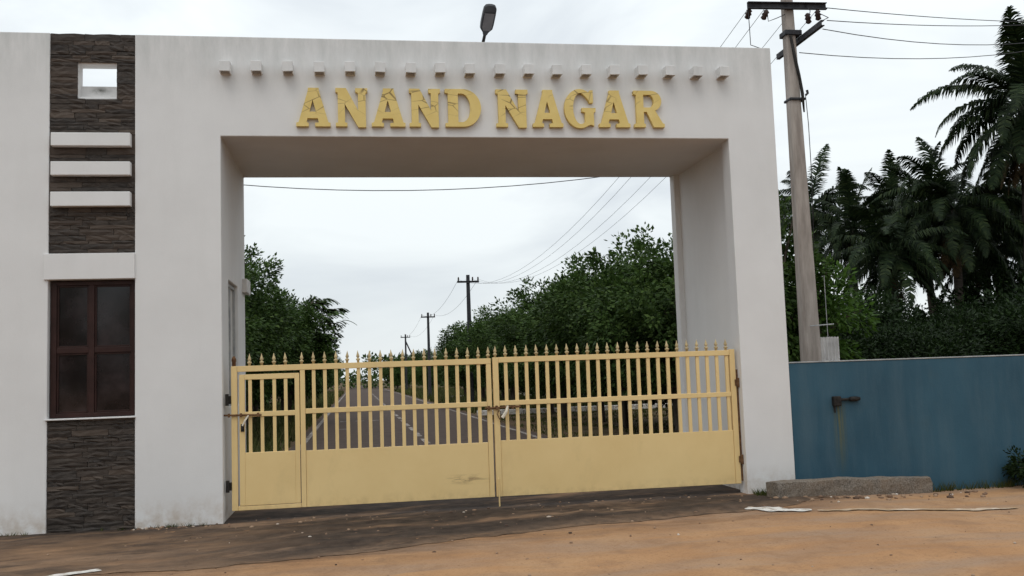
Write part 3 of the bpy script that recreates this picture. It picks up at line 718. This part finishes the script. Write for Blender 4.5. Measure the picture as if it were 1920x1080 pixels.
# corrugated sheet
mb = MB(); nc = 40
for s, yy in ((0, 0), (1, .012)):
    for i in range(nc + 1):
        x = 8.43 + .285 * i / nc; y = 1.6 + .014 * math.sin(i / nc * 2 * math.pi * 5) + yy
        for z in (0, 2.03 + .004 * math.sin(i)): mb.v.append((x, y, z))
h_ = 2 * (nc + 1)
for i in range(nc):
    a = 2 * i; mb.f.append((a, a + 2, a + 3, a + 1)); mb.f.append((h_ + a, h_ + a + 1, h_ + a + 3, h_ + a + 2)); mb.f.append((a + 1, a + 3, h_ + a + 3, h_ + a + 1))
mb.f.append((0, 1, h_ + 1, h_)); mb.f.append((2 * nc, h_ + 2 * nc, h_ + 2 * nc + 1, 2 * nc + 1))
tag(mb.build('corrugated_sheet', 'corrugated', smooth=False), 'pale corrugated sheet standing beside the pole behind the blue wall', 'sheet')
AN = thing('wire_mast', (8.75, 2.0, 0), 'thin metal mast with a short cross rod behind the blue wall', 'mast')
MB().tube([(8.75, 2.0, 0), (8.75, 2.0, 3.0)], .005, 6).build('mast', 'coping', AN)
MB().tube([(8.47, 2.0, 2.22), (8.86, 2.0, 2.24)], .011, 6).build('cross_rod', 'coping', AN)

# ------------------------------------------------------------------ utility poles and wires
def wire(name, p0, p1, sag, label, group, rad=.007, parent=None, n=20):
    p0, p1 = Vector(p0), Vector(p1); pts = []
    for i in range(n + 1):
        q = i / n; p = p0.lerp(p1, q); p.z -= 4 * sag * q * (1 - q); pts.append(p)
    o = MB().tube(pts, rad, 5).build(name, 'wire', parent, smooth=True)
    if not parent: tag(o, label, 'wire', group)
    return o
NP = thing('utility_pole', (8.555, 2.2, 0), 'tall concrete utility pole close behind the blue wall with two dark cross arms', 'utility pole', 'utility poles')
def pole_body(mb, x, y, z1, w0, w1, d0, d1, lean=0):
    k = len(mb.v); c_ = .25
    for z, w_, d_ in ((0, w0, d0), (z1, w1, d1)):
        xx = x + lean * z / z1
        for sx_, sy_ in ((-1, -1 + c_), (-1 + c_, -1), (1 - c_, -1), (1, -1 + c_), (1, 1 - c_), (1 - c_, 1), (-1 + c_, 1), (-1, 1 - c_)): mb.v.append((xx + sx_ * w_ / 2, y + sy_ * d_ / 2, z))
    for j in range(8): mb.f.append((k + j, k + (j + 1) % 8, k + 8 + (j + 1) % 8, k + 8 + j))
    mb.f.append(tuple(k + 8 + j for j in range(8)))
    return mb
pole_body(MB(), 8.565, 2.2, 7.75, .30, .150, .27, .14, -.06).build('post', 'concrete', NP)
def channel(mb, p0, p1, hgt, dep):
    p0, p1 = Vector(p0), Vector(p1); d = (p1 - p0).normalized(); s = d.cross(Vector((0, 0, 1))).normalized()
    for off, thick, zz0, zz1 in ((0, .012, -hgt / 2, hgt / 2), (dep / 2, dep, hgt / 2 - .012, hgt / 2), (dep / 2, dep, -hgt / 2, -hgt / 2 + .012)):
        k = len(mb.v)
        for z in (zz0, zz1):
            for q in (-1, 1):
                for P in (p0, p1): mb.v.append(tuple(P + s * (off + q * thick / 2) + Vector((0, 0, z))))
        mb.f += [tuple(k + i for i in q) for q in ((0, 2, 3, 1), (4, 5, 7, 6), (0, 1, 5, 4), (2, 6, 7, 3), (0, 4, 6, 2), (1, 3, 7, 5))]
    return mb
channel(MB(), (7.79, 2.10, 7.315), (9.12, 2.10, 7.335), .11, .05).build('cross_arm', 'steel_dark', NP)
channel(MB(), (8.66, 1.40, 6.80), (8.66, 3.0, 6.80), .09, .05).build('cross_arm', 'steel_dark', NP)
MB().box(8.40, 8.68, 2.08, 2.32, 6.86, 6.94).build('clamp', 'steel_dark', NP, bevel=.01)
MB().box(8.41, 8.675, 2.08, 2.32, 5.80, 5.84).build('clamp', 'steel_dark', NP, bevel=.01)
MB().tube([(8.665, 2.06, 5.87), (8.70, 2.06, 5.90), (8.69, 2.06, 5.95)], .02, 6).build('hook', 'steel_dark', NP)
MB().tube([(8.49, 2.10, 6.85), (8.55, 2.09, 6.4), (8.59, 2.09, 6.2), (8.62, 2.08, 5.9), (8.63, 2.08, 5.6)], [.02, .026, .022, .026, .012], 6).build('cable_bundle', 'black', NP, smooth=True)
MB().tube([(8.51, 2.095, 6.75), (8.53, 2.085, 6.5), (8.56, 2.085, 6.25), (8.61, 2.075, 6.05)], .012, 6).build('cable_bundle', 'black', NP, smooth=True)
ins_me = MB().tube([(0, 0, .0), (0, 0, -.03), (0, 0, -.05), (0, 0, -.09), (0, 0, -.10), (0, 0, -.15), (0, 0, -.17)], [.02, .05, .035, .055, .035, .048, .02], 8).mesh('insulator', 'insulator', smooth=True)
for p, rot in (((8.12, 2.10, 7.25), (0, R(28), 0)), ((8.96, 2.08, 7.27), (0, R(-4), 0)), ((8.72, 1.95, 7.16), (0, R(-6), 0)), ((7.84, 2.12, 7.27), (R(50), 0, 0))): inst('insulator', ins_me, NP, p, rot)
# jumpers on the pole
for pts in ([(7.80, 2.1, 7.34), (7.83, 2.15, 7.02), (7.9, 2.3, 6.75), (8.3, 2.5, 6.72)], [(8.12, 2.1, 7.2), (8.13, 2.1, 7.07), (8.26, 2.1, 7.12), (8.42, 2.1, 7.19)], [(8.78, 2.1, 7.34), (8.80, 2.0, 7.22), (8.76, 1.95, 7.15)],
            [(8.96, 2.0, 7.18), (8.94, 1.7, 7.0), (8.66, 1.5, 6.84)], [(8.12, 2.9, 6.85), (8.3, 2.9, 6.92), (8.5, 2.95, 6.80)], [(8.66, 2.06, 5.88), (8.68, 2.06, 5.4), (8.70, 2.1, 4.6), (8.66, 2.1, 3.4)]):
    MB().tube(pts, .0065, 5).build('jumper_wire', 'wire', NP, smooth=True)
wl = ['topmost', 'second highest', 'third highest', 'lowest']
gr = 'wires leaving the near pole to the right'
for k, (a, b_, s) in enumerate([((9.10, 2.1, 7.32), (24, 10.4, 10.7), .2), ((9.1, 2.05, 7.09), (24, 10.2, 11.0), .3), ((8.70, 1.45, 6.72), (24, 9.9, 11.4), .8), ((8.62, 2.1, 6.57), (24, 9.9, 11.2), .7)]):
    wire('overhead_wire', a, b_, s, wl[k] + ' of the four wires running right from the near pole to the palms', gr)
FP = [(7.27, 37), (7.25, 65), (7.28, 102)]
ol = ['tallest looking of the small poles seen through the gate, beside the right tree row', 'middle of the small poles seen through the gate', 'smallest distant pole through the gate, propped by a slanting strut']
for k, (x, y) in enumerate(FP):
    P = thing('utility_pole', (x, y, 0), ol[k], 'utility pole', 'utility poles')
    pole_body(MB(), x, y, 6.78, .26, .17, .22, .15).build('post', 'steel_dark', P)
    channel(MB(), (x - .57, y - .12, 6.42), (x + .55, y - .12, 6.42), .10, .05).build('cross_arm', 'steel_dark', P)
    for dx_ in (-.5, .22, .5): inst('insulator', MB().lathe([(.03, 0), (.05, .08), (.035, .1), (.05, .14), (.02, .2)], n=6).mesh('insulator', 'insulator'), P, (x + dx_, y - .12, 6.47))
    if k == 2: MB().tube([(x, y, 6.0), (x + 2.6, y, 0)], .09, 6).build('strut', 'steel_dark', P)
gr = 'wires running over the gateway to the far poles'
off = [(-.5, .0), (-.15, 0), (.22, 0), (.5, 0)]
nm = ['leftmost', 'second from the left', 'third from the left', 'rightmost']
for k, sx0 in enumerate((7.86, 8.13, 8.62, 9.02)):
    wire('overhead_wire', (sx0, 2.15, 7.33), (7.27 + off[k][0], 36.9, 6.55), 1.65, nm[k] + ' of the wires slanting from the near pole to the far pole', gr, .0042)
for a, b_, who in ((0, 1, 'first and second'), (1, 2, 'second and third')):
    for k in (0, 3):
        wire('overhead_wire', (FP[a][0] + off[k][0], FP[a][1], 6.55), (FP[b_][0] + off[k][0], FP[b_][1], 6.6), .7, ('left' if k == 0 else 'right') + ' hand thin wire strung between the ' + who + ' small far poles', 'wires between the far poles', .007)
wire('service_cable', (-4.6, 6.0, 5.88), (8.5, 6.0, 5.74), .68, 'single black cable sagging across the sky just under the gateway lintel', None, .008)

# ------------------------------------------------------------------ vegetation
def leaf_cloud(rnd, clumps, per, size, aspect=2.2, droop=.2):
    v = []; f = []
    for (c_, rad, outd) in clumps:
        for _ in range(per):
            while True:
                d = Vector((rnd.uniform(-1, 1), rnd.uniform(-1, 1), rnd.uniform(-1, 1)))
                if d.length <= 1: break
            p = c_ + d * rad * (.55 + .45 * rnd.random())
            ax = (d * .8 + outd * .7 + Vector((rnd.uniform(-.7, .7), rnd.uniform(-.7, .7), rnd.uniform(-.6, .5) - droop)))
            if ax.length < .05: continue
            ax.normalize()
            nrm = (Vector((0, 0, 1)) * .9 + outd * .5 + Vector((rnd.uniform(-1, 1), rnd.uniform(-1, 1), rnd.uniform(-.6, .6)))).normalized()
            s = ax.cross(nrm)
            if s.length < .05: continue
            s.normalize(); l = size * rnd.uniform(.6, 1.25); w_ = l / aspect * .5
            k = len(v); mid = p + ax * l * .45
            v += [tuple(p), tuple(mid + s * w_), tuple(p + ax * l), tuple(mid - s * w_)]
            f.append((k, k + 1, k + 2, k + 3))
    return v, f
def tree_meshes(seed, h, r, zc0, nclump, per, size, clump_r, mat, shape=1.0, aspect=2.2, trunk_r=.12):
    rnd = random.Random(seed); clumps = []; cen = Vector((0, 0, (zc0 + h) / 2)); hz = (h - zc0) / 2
    for i in range(nclump):
        u = rnd.uniform(-1, 1); a = rnd.uniform(0, 2 * math.pi); q = math.sqrt(1 - u * u)
        d = Vector((q * math.cos(a), q * math.sin(a), u))
        bump = 1 + .22 * noise.noise(d * 2.1 + Vector((seed * 3.3, 0, 0)))
        t_ = rnd.random() ** .38
        prof = 1.0 if u > 0 else (1 + .15 * u)
        p = cen + Vector((d.x * r * bump * t_ * prof, d.y * r * bump * t_ * prof, d.z * hz * bump * t_))
        if p.z < zc0 * .75: p.z = zc0 * .75 + rnd.random() * .3
        clumps.append((p, clump_r * rnd.uniform(.6, 1.3), d))
    v, f = leaf_cloud(rnd, clumps, per, size, aspect)
    mb = MB(); mb.v, mb.f = v, f; crown = mb.mesh('crown', mat)
    tb = MB(); top = Vector((rnd.uniform(-.2, .2), rnd.uniform(-.2, .2), zc0 + hz * 1.1))
    tb.tube([(0, 0, -.1), (0, 0, .15), (top.x * .3, top.y * .3, zc0 * .6), tuple(top)], [trunk_r * 1.5, trunk_r * 1.1, trunk_r, trunk_r * .35], 8)
    for i in range(11):
        c_ = clumps[i * len(clumps) // 11][0]; q = rnd.uniform(.35, .75); s = Vector((top.x * q, top.y * q, zc0 * .5 + (top.z - zc0 * .5) * q))
        mid = s.lerp(c_, .5) + Vector((0, 0, .18 * r))
        tb.tube([tuple(s), tuple(mid), tuple(c_)], [trunk_r * .5, trunk_r * .32, trunk_r * .12], 5, cap=False)
    return tb.mesh('trunk', 'bark', smooth=True), crown
def put_tree(name, meshes, loc, sc_, rz, label, cat, group):
    P = thing(name, loc, label, cat, group); P.scale = sc_; P.rotation_euler = (0, 0, rz)
    for nme, me in zip(('trunk', 'crown'), meshes):
        o = bpy.data.objects.new(nme, me); COL.objects.link(o); o.parent = P
    return P
RT = [tree_meshes(20 + k, 5.0, 2.35, .95, 330, 100, .13, .38, 'leaf', aspect=1.8) for k in range(4)]
nth = ['nearest', 'second', 'third', 'fourth', 'fifth', 'sixth', 'seventh', 'eighth', 'ninth', 'tenth', 'eleventh', 'twelfth', 'thirteenth', 'fourteenth', 'fifteenth', 'sixteenth', 'seventeenth', 'eighteenth', 'nineteenth', 'twentieth']
spots = [(9.6, 11.7, 1.03), (9.1, 15.2, 1.0), (9.4, 19, .97), (9.0, 23, 1.03), (9.4, 27.2, .95), (9.2, 36, 1.0), (9.5, 41, .93), (9.0, 46, 1.02), (9.6, 51.5, .98), (9.2, 57, .9), (9.9, 70, .82), (8.2, 80, .72), (9.3, 95, .95), (6.9, 118, .85), (8.6, 122, 1.0), (11.2, 13.0, 1.02)]
for i, (x, y, s) in enumerate(sorted(spots, key=lambda q: q[1])):
    put_tree('roadside_tree', RT[i % 4], (x, y, 0), (s * random.uniform(.95, 1.08), s * random.uniform(.95, 1.08), s), random.uniform(0, 6.28), nth[i] + ' tree from the gate in the bushy row right of the road', 'tree', 'trees right of the road')
# left row: denser, taller, feathery outer branches
LT = [tree_meshes(60 + k, 6.0, 2.3, 1.0, 350, 100, .135, .40, 'leaf', aspect=1.9) for k in range(3)]
lspots = [(-3.0, 13.5, .92), (-2.7, 18.5, 1.0), (-2.3, 24, .93), (-2.6, 30, .86), (-1.9, 36, .82), (-1.8, 43, .80), (-1.6, 52, .76), (-1.6, 62, .7), (-1.9, 75, .72), (-2.0, 92, .8), (-2.2, 112, .9), (-3.9, 16.2, .98)]
for i, (x, y, s) in enumerate(sorted(lspots, key=lambda q: q[1])):
    put_tree('roadside_tree', LT[i % 3], (x, y, 0), (s * 1.02, s * 1.02, s), random.uniform(0, 6.28), nth[i] + ' tree from the gate in the dark row left of the road', 'tree', 'trees left of the road')
# tree with long compound leaves leaning over the road on the left
FT = thing('feather_leaf_tree', (-1.1, 27, 0), 'tree with long feathery drooping leaves reaching over the left road edge', 'tree')
rnd = random.Random(11)
tb = MB(); tb.tube([(-1.1, 27, 0), (-.95, 27, 1.5), (-.6, 26.9, 3.3), (-.3, 26.8, 4.6)], [.11, .09, .07, .03], 8)
lv = MB()
for i in range(11):
    z0 = rnd.uniform(2.6, 4.5); s = Vector((-.9 + .2 * z0 / 2, 26.9, z0)); a = rnd.uniform(-1.2, 1.2); ln_ = rnd.uniform(.8, 1.65)
    e = s + Vector((math.cos(a) * ln_, math.sin(a) * ln_, rnd.uniform(.1, .9)))
    tb.tube([tuple(s), tuple(s.lerp(e, .5) + Vector((0, 0, .15))), tuple(e)], [.03, .02, .01], 5)
    for j in range(9):
        q = .45 + .55 * j / 8; p = s.lerp(e, q) + Vector((0, 0, .1)); aa = a + rnd.uniform(-1.3, 1.3); fl = rnd.uniform(.35, .6)
        prev = p; dz_ = rnd.uniform(.0, .3)
        for k in range(14):
            u = (k + 1) / 14; c_ = p + Vector((math.cos(aa) * fl * u, math.sin(aa) * fl * u, fl * (dz_ * u - .45 * u * u)))
            ax = (c_ - prev).normalized(); sd_ = ax.cross(Vector((0, 0, 1))).normalized()
            for sg in (-1, 1):
                kk = len(lv.v); tip = c_ + (sd_ * sg * .17 + ax * .07 + Vector((0, 0, -.03)))
                lv.v += [tuple(c_), tuple(c_.lerp(tip, .5) + ax * .035), tuple(tip), tuple(c_.lerp(tip, .5) - ax * .035)]; lv.f.append((kk, kk + 1, kk + 2, kk + 3))
            prev = c_
cl = []
for i in range(210):
    u = Vector((rnd.gauss(0, 1), rnd.gauss(0, 1), rnd.gauss(0, 1))).normalized(); q = rnd.random() ** .4
    cl.append((Vector((-.75 + u.x * 1.55 * q, 26.9 + u.y * 1.5 * q, 3.0 + u.z * 1.95 * q)), rnd.uniform(.25, .5), u))
v_, f_ = leaf_cloud(rnd, cl, 90, .15, 2.4); k = len(lv.v); lv.v += v_; lv.f += [tuple(k + i for i in q) for q in f_]
tb.build('trunk', 'bark', FT, smooth=True); lv.build('crown', 'leaf', FT)

# kerb across the side street, far kerb
KB = thing('white_kerb', (12, 28.5, 0), 'white painted kerb of the side street seen through the gate bars under the right trees', 'kerb')
for i in range(12):
    x = 6.5 + i * .98
    MB().box(x, x + .96, 28.4 + .02 * i, 28.62 + .02 * i, -.1, .19 + random.uniform(-.01, .01)).build('kerb_stone', 'white_paint', KB, bevel=.02)
KB2 = thing('white_kerb', (18, 62, 0), 'thin more distant white kerb beyond the side street on the right', 'kerb')
for i in range(10):
    x = 8 + i * 1.9; MB().box(x, x + 1.86, 62, 62.2, -.1, .2).build('kerb_stone', 'white_paint', KB2, bevel=.02)

# shrubs under / behind the rows, added as dark fill for the shade below the crowns
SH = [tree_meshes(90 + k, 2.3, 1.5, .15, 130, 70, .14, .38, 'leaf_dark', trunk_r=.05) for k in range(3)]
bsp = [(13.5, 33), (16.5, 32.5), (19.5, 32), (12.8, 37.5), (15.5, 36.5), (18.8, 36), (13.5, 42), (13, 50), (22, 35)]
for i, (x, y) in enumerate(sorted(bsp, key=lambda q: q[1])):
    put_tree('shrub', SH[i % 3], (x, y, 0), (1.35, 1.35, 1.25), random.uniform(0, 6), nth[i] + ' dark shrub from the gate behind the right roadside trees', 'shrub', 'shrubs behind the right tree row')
lsp = [(-4.6, 12), (-4.8, 17), (-4.4, 22), (-4.8, 28), (-4.2, 35), (-4.5, 44)]
for i, (x, y) in enumerate(lsp):
    put_tree('shrub', SH[(i + 1) % 3], (x, y, 0), (1.2, 1.2, 1.15), random.uniform(0, 6), nth[i] + ' dark shrub from the gate behind the left roadside trees', 'shrub', 'shrubs behind the left tree row')

# verge grass
mb = MB(); rnd = random.Random(3)
def blades(n, x0, x1, y0, y1, hmin, hmax):
    for _ in range(n):
        q = rnd.random() ** 1.6; y = y0 + (y1 - y0) * q; x = rnd.uniform(x0, x1)
        if noise.noise(Vector((x * .8, y * .5, 1))) < -.12: continue
        h = rnd.uniform(hmin, hmax); a = rnd.uniform(0, 6.28); wv = .012 + .0006 * y; lx, ly = rnd.uniform(-.5, .5) * h, rnd.uniform(-.5, .5) * h
        k = len(mb.v); cx, sy = math.cos(a) * wv, math.sin(a) * wv
        mb.v += [(x - cx, y - sy, 0), (x + cx, y + sy, 0), (x + lx, y + ly, h)]; mb.f.append((k, k + 1, k + 2))
blades(26000, -6.5, -.12, 2.8, 60, .08, .42); blades(9000, 6.5, 12, 2.8, 7, .08, .30); blades(16000, 6.5, 18, 7, 27.5, .03, .11); blades(16000, 6.5, 13, 30, 120, .2, .6); blades(9000, -4, -.12, 40, 120, .2, .6)
tag(mb.build('grass', 'grass'), 'rough weedy grass on both verges behind the gate', None, None, 'stuff')

# distant woods closing the horizon
mb = MB(); rnd = random.Random(17); clumps = []
for i in range(620):
    x = rnd.uniform(-120, 190); y = 168 + rnd.uniform(0, 26)
    if 1.3 < x < 2.3: continue
    hh = rnd.uniform(.5, 5.5) * (.8 + .4 * noise.noise(Vector((x * .06, 0, 0)))); clumps.append((Vector((x, y, hh)), rnd.uniform(1.2, 2.2), Vector((0, -.6, .6))))
mb.v, mb.f = leaf_cloud(rnd, clumps, 60, .85, 1.8)
tag(mb.build('distant_woods', 'leaf'), 'far low line of trees closing the horizon behind the road', None, None, 'stuff')

# ------------------------------------------------------------------ palms behind the blue wall
def frond_mesh(seed, length, el, droop, mat, hang):
    rnd = random.Random(seed); mb = MB(); n_ = 16; pts = []; p = Vector((0, 0, 0)); a = el
    for i in range(n_ + 1):
        pts.append(p.copy()); p = p + Vector((math.cos(a), 0, math.sin(a))) * length / n_; a -= droop / n_ * (.4 + 1.2 * i / n_)
    mb.tube([tuple(q) for q in pts], [.045 * (1 - .85 * i / n_) for i in range(n_ + 1)], 4, cap=False)
    nl = 78
    for i in range(nl):
        q = .16 + .84 * i / (nl - 1); fi = min(q * n_, n_ - .001); k0 = int(fi); c_ = pts[k0].lerp(pts[k0 + 1], fi - k0); ax = (pts[k0 + 1] - pts[k0]).normalized()
        ll = length * .225 * (math.sin(math.pi * (.18 + .80 * q)) ** .7) * rnd.uniform(.85, 1.1)
        for sg in (-1, 1):
            if rnd.random() < .06: continue
            d1 = (Vector((0, sg, 0)) * rnd.uniform(.75, 1) + ax * rnd.uniform(.35, .7) + Vector((0, 0, rnd.uniform(-.15, .15)))).normalized()
            d2 = (d1 + Vector((0, 0, -hang * rnd.uniform(.7, 1.3)))).normalized()
            m_ = c_ + d1 * ll * .45; e = m_ + d2 * ll * .55; w_ = ax * (.026 * length / 3.5)
            k = len(mb.v); mb.v += [tuple(c_ - w_), tuple(c_ + w_), tuple(m_ + w_ * 1.1), tuple(m_ - w_ * 1.1), tuple(e)]
            mb.f += [(k, k + 1, k + 2, k + 3), (k + 3, k + 2, k + 4)]
    return mb.mesh('frond', mat)
els = [82, 62, 42, 22, 2, -22, -45]
FR = [[frond_mesh(200 + 10 * e + k, 3.6, R(els[e]), R([30, 75, 95, 105, 95, 70, 38][e]), 'palm_leaf', [.6, .9, 1.3, 1.8, 2.2, 2.2, 1.4][e]) for k in range(2)] for e in range(7)]
FD = [frond_mesh(300 + k, 3.0, R(-62 - 6 * k), R(18), 'palm_dry', .8) for k in range(2)]
def palm(x, y, zc, s, label, seed, lean=(0, 0), counts=(3, 4, 5, 5, 5, 4, 2), dry=2, trunk_r=.16, spin=0):
    rnd = random.Random(seed); P = thing('coconut_palm', (x, y, 0), label, 'palm tree', 'coconut palms behind the blue wall')
    tb = MB(); pts = []; rad = []
    for i in range(15):
        q = i / 14; pts.append((x - lean[0] * (1 - q) ** 2, y - lean[1] * (1 - q) ** 2, zc * q)); rad.append(trunk_r * (1.25 - .45 * q) * (1.06 if i % 2 else .97))
    tb.tube(pts, rad, 9).build('trunk', 'palm_bark', P, smooth=True)
    for e, nfr in enumerate(counts):
        for k in range(nfr):
            a = 2 * math.pi * (k + rnd.uniform(-.3, .3)) / nfr + e * 1.3 + spin
            inst('frond', FR[e][rnd.randrange(2)], P, (x, y, zc), (R(rnd.uniform(-12, 12)), 0, a), (s * rnd.uniform(.88, 1.1),) * 3)
    for k in range(dry): inst('dry_frond', FD[k % 2], P, (x, y, zc - .15), (0, 0, rnd.uniform(0, 6.28)), (s * rnd.uniform(.8, 1),) * 3)
    nb = MB()
    for k in range(7):
        a = rnd.uniform(0, 6.28); cx, cy, cz = x + .28 * math.cos(a) * s, y + .28 * math.sin(a) * s, zc - rnd.uniform(.25, .5) * s
        nb.tube([(cx, cy, cz + .13 * s), (cx, cy, cz + .08 * s), (cx, cy, cz), (cx, cy, cz - .09 * s), (cx, cy, cz - .13 * s)], [.02 * s, .09 * s, .12 * s, .09 * s, .02 * s], 6)
    nb.build('coconut_bunch', 'leaf_dark', P, smooth=True)
    return P
palm(24.15, 17, 10.1, 1.04, 'tallest coconut palm at the right edge with a thick brown skirt of dry fronds', 1, (.4, 0), (2, 3, 5, 6, 7, 7, 6), 14, .38, 1.1)
palm(22.5, 19, 6.9, .88, 'broad palm with heavily drooping fronds in front of the palm cluster', 2, (.3, 0), (1, 2, 5, 7, 7, 7, 5), 6, .15)
palm(26.4, 27, 8.5, .78, 'palm with a dense upright head rising behind the drooping palm', 3, (-.4, 0), (1, 3, 5, 6, 6, 6, 4), 3)
palm(20.28, 22, 6.7, .68, 'slim spear topped palm standing left of the palm cluster', 4, (.5, 0), (4, 2, 4, 5, 6, 6, 3), 3, .10)
palm(20.6, 26, 8.2, .76, 'palm half hidden behind the near utility pole', 5, (.3, 0), (1, 2, 5, 6, 7, 6, 4), 3)
palm(26.7, 30, 9.0, .70, 'narrow feathery palm on the left shoulder of the palm cluster', 6, (.7, 0), (3, 2, 4, 5, 6, 5, 3), 2)
palm(27.9, 24.5, 7.9, .84, 'palm between the drooping palm and the tallest palm', 7, (-.5, 0), (1, 2, 5, 6, 7, 6, 4), 4)
palm(19.4, 18, 5.3, .74, 'shortest yellowish palm below the slim spear topped one', 8, (0, 0), (0, 2, 4, 6, 7, 6, 4), 4, .13)
palm(25.0, 21, 5.6, .82, 'low palm head under the tallest palm at the right edge', 10, (.3, 0), (0, 2, 5, 6, 7, 6, 4), 4)
palm(24.2, 26, 6.9, .74, 'palm filling the middle of the cluster behind the drooping palm', 11, (.2, 0), (1, 2, 4, 6, 6, 6, 4), 3)
palm(31.0, 27, 8.2, .84, 'palm at the back of the cluster behind the tallest palm trunk', 12, (.2, 0), (1, 2, 5, 6, 6, 6, 4), 3)

# broadleaf tree and undergrowth behind the wall
put_tree('broadleaf_tree', tree_meshes(130, 5.7, 1.15, 1.2, 130, 80, .14, .36, 'leaf', aspect=2.2), (9.75, 6.4, 0), (.95, .95, .95), 1.0, 'green tree just behind the pole with its left side cut by the gateway', 'tree', None)
put_tree('broadleaf_tree', tree_meshes(131, 3.9, 1.0, .9, 100, 75, .15, .34, 'leaf_light', aspect=2.0), (10.95, 6.8, 0), (.95, .95, .98), 2.0, 'fresh light green small tree right of the pole behind the blue wall', 'tree', None)
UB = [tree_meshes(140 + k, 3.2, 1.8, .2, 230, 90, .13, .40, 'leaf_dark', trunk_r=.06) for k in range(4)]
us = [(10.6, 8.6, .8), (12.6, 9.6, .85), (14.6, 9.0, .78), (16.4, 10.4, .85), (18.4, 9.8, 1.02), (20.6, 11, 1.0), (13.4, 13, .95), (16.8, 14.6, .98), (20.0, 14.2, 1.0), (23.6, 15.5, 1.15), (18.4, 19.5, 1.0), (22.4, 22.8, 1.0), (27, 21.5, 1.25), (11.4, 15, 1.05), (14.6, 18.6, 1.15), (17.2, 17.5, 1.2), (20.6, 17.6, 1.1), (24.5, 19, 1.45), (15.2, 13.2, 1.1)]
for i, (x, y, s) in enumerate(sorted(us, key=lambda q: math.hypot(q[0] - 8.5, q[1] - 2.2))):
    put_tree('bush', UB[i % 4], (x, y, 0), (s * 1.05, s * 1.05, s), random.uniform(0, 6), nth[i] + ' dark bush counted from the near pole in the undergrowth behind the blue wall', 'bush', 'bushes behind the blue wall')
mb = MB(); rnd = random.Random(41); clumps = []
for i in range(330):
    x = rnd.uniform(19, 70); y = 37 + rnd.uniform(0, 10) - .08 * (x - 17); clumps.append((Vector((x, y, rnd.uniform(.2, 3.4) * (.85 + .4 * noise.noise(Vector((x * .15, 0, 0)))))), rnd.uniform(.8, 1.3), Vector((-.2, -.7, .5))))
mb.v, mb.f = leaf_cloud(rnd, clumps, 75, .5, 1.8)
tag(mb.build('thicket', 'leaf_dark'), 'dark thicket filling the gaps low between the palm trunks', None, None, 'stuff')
mb = MB(); rnd = random.Random(77); clumps = []
for i in range(420):
    x = rnd.uniform(-45, 45); y = -24 - rnd.uniform(0, 7); clumps.append((Vector((x, y, rnd.uniform(.2, 6.8) * (.8 + .5 * noise.noise(Vector((x * .12, 3, 0)))))), rnd.uniform(.9, 1.5), Vector((0, .7, .5))))
mb.v, mb.f = leaf_cloud(rnd, clumps, 50, .6, 1.8)
tag(mb.build('roadside_woods', 'leaf'), 'trees across the main road that the dark window panes reflect', None, None, 'stuff')
# weeds at the right end of the wall
WT = tree_meshes(150, .55, .30, .02, 40, 60, .055, .10, 'leaf_dark', trunk_r=.015)
put_tree('weed_clump', WT, (10.32, -.28, -.09), (1, 1, 1), 0, 'green weed clump at the foot of the blue wall by the right edge', 'plant', None)

mb = MB(); rnd = random.Random(51)
def tuft(x, y, n, h):
    for _ in range(n):
        a = rnd.uniform(0, 6.28); q = rnd.uniform(0, .05); hh = h * rnd.uniform(.5, 1.1); cx, cy = x + q * math.cos(a), y + q * math.sin(a); z = gz(x, y) - .01
        k = len(mb.v); mb.v += [(cx - .005, cy, z), (cx + .005, cy, z), (cx + math.cos(a) * hh * .6, cy + math.sin(a) * hh * .4, z + hh)]; mb.f.append((k, k + 1, k + 2))
for _ in range(26): tuft(rnd.uniform(6.55, 7.1), rnd.uniform(-.26, -.05), 12, .10)
for _ in range(26): tuft(rnd.uniform(8.9, 10.6), rnd.uniform(-.10, -.01), 12, .14)
for _ in range(16): tuft(rnd.uniform(-2.5, .02), rnd.uniform(-.05, -.015), 9, .06)
tag(mb.build('weeds', 'grass'), 'thin dry weeds along the foot of the walls', None, None, 'stuff')
# ------------------------------------------------------------------ loose stones
ico = bmesh.new(); bmesh.ops.create_icosphere(ico, subdivisions=1, radius=1); iv = [v.co.copy() for v in ico.verts]; iff = [tuple(v.index for v in f.verts) for f in ico.faces]; ico.free()
mb = MB(); rnd = random.Random(23)
def pebble(x, y, r_, zoff=0):
    k = len(mb.v); sx_, sy_, sz_ = r_ * rnd.uniform(.7, 1.4), r_ * rnd.uniform(.7, 1.3), r_ * rnd.uniform(.45, .8)
    for c_ in iv:
        j = rnd.uniform(.8, 1.15); mb.v.append((x + c_.x * sx_ * j, y + c_.y * sy_ * j, gz(x, y) + relief(x, y) + sz_ * .4 + c_.z * sz_ * j))
    for q in iff: mb.f.append(tuple(k + i for i in q))
for _ in range(170):
    x = rnd.uniform(-2.5, 9.5); y = rnd.uniform(-5.2, -.9) ; pebble(x, y, rnd.choice((.006, .009, .012, .018)))
for _ in range(170):
    x = rnd.uniform(-.9, 6.9); pebble(x, rnd.uniform(-1.4, -.05) if rnd.random() < .5 else rnd.gauss(.0, .12), rnd.choice((.008, .012, .016, .024)))
for _ in range(60): pebble(rnd.uniform(6.5, 9.4), rnd.gauss(-.62, .14), rnd.choice((.012, .02, .03, .04)))
for _ in range(40): pebble(rnd.uniform(-1, .1), rnd.gauss(-.12, .05), rnd.choice((.012, .018, .026)))
tag(mb.build('gravel', 'pebble', smooth=True), 'scattered small stones and plaster chips on the ground', None, None, 'stuff')
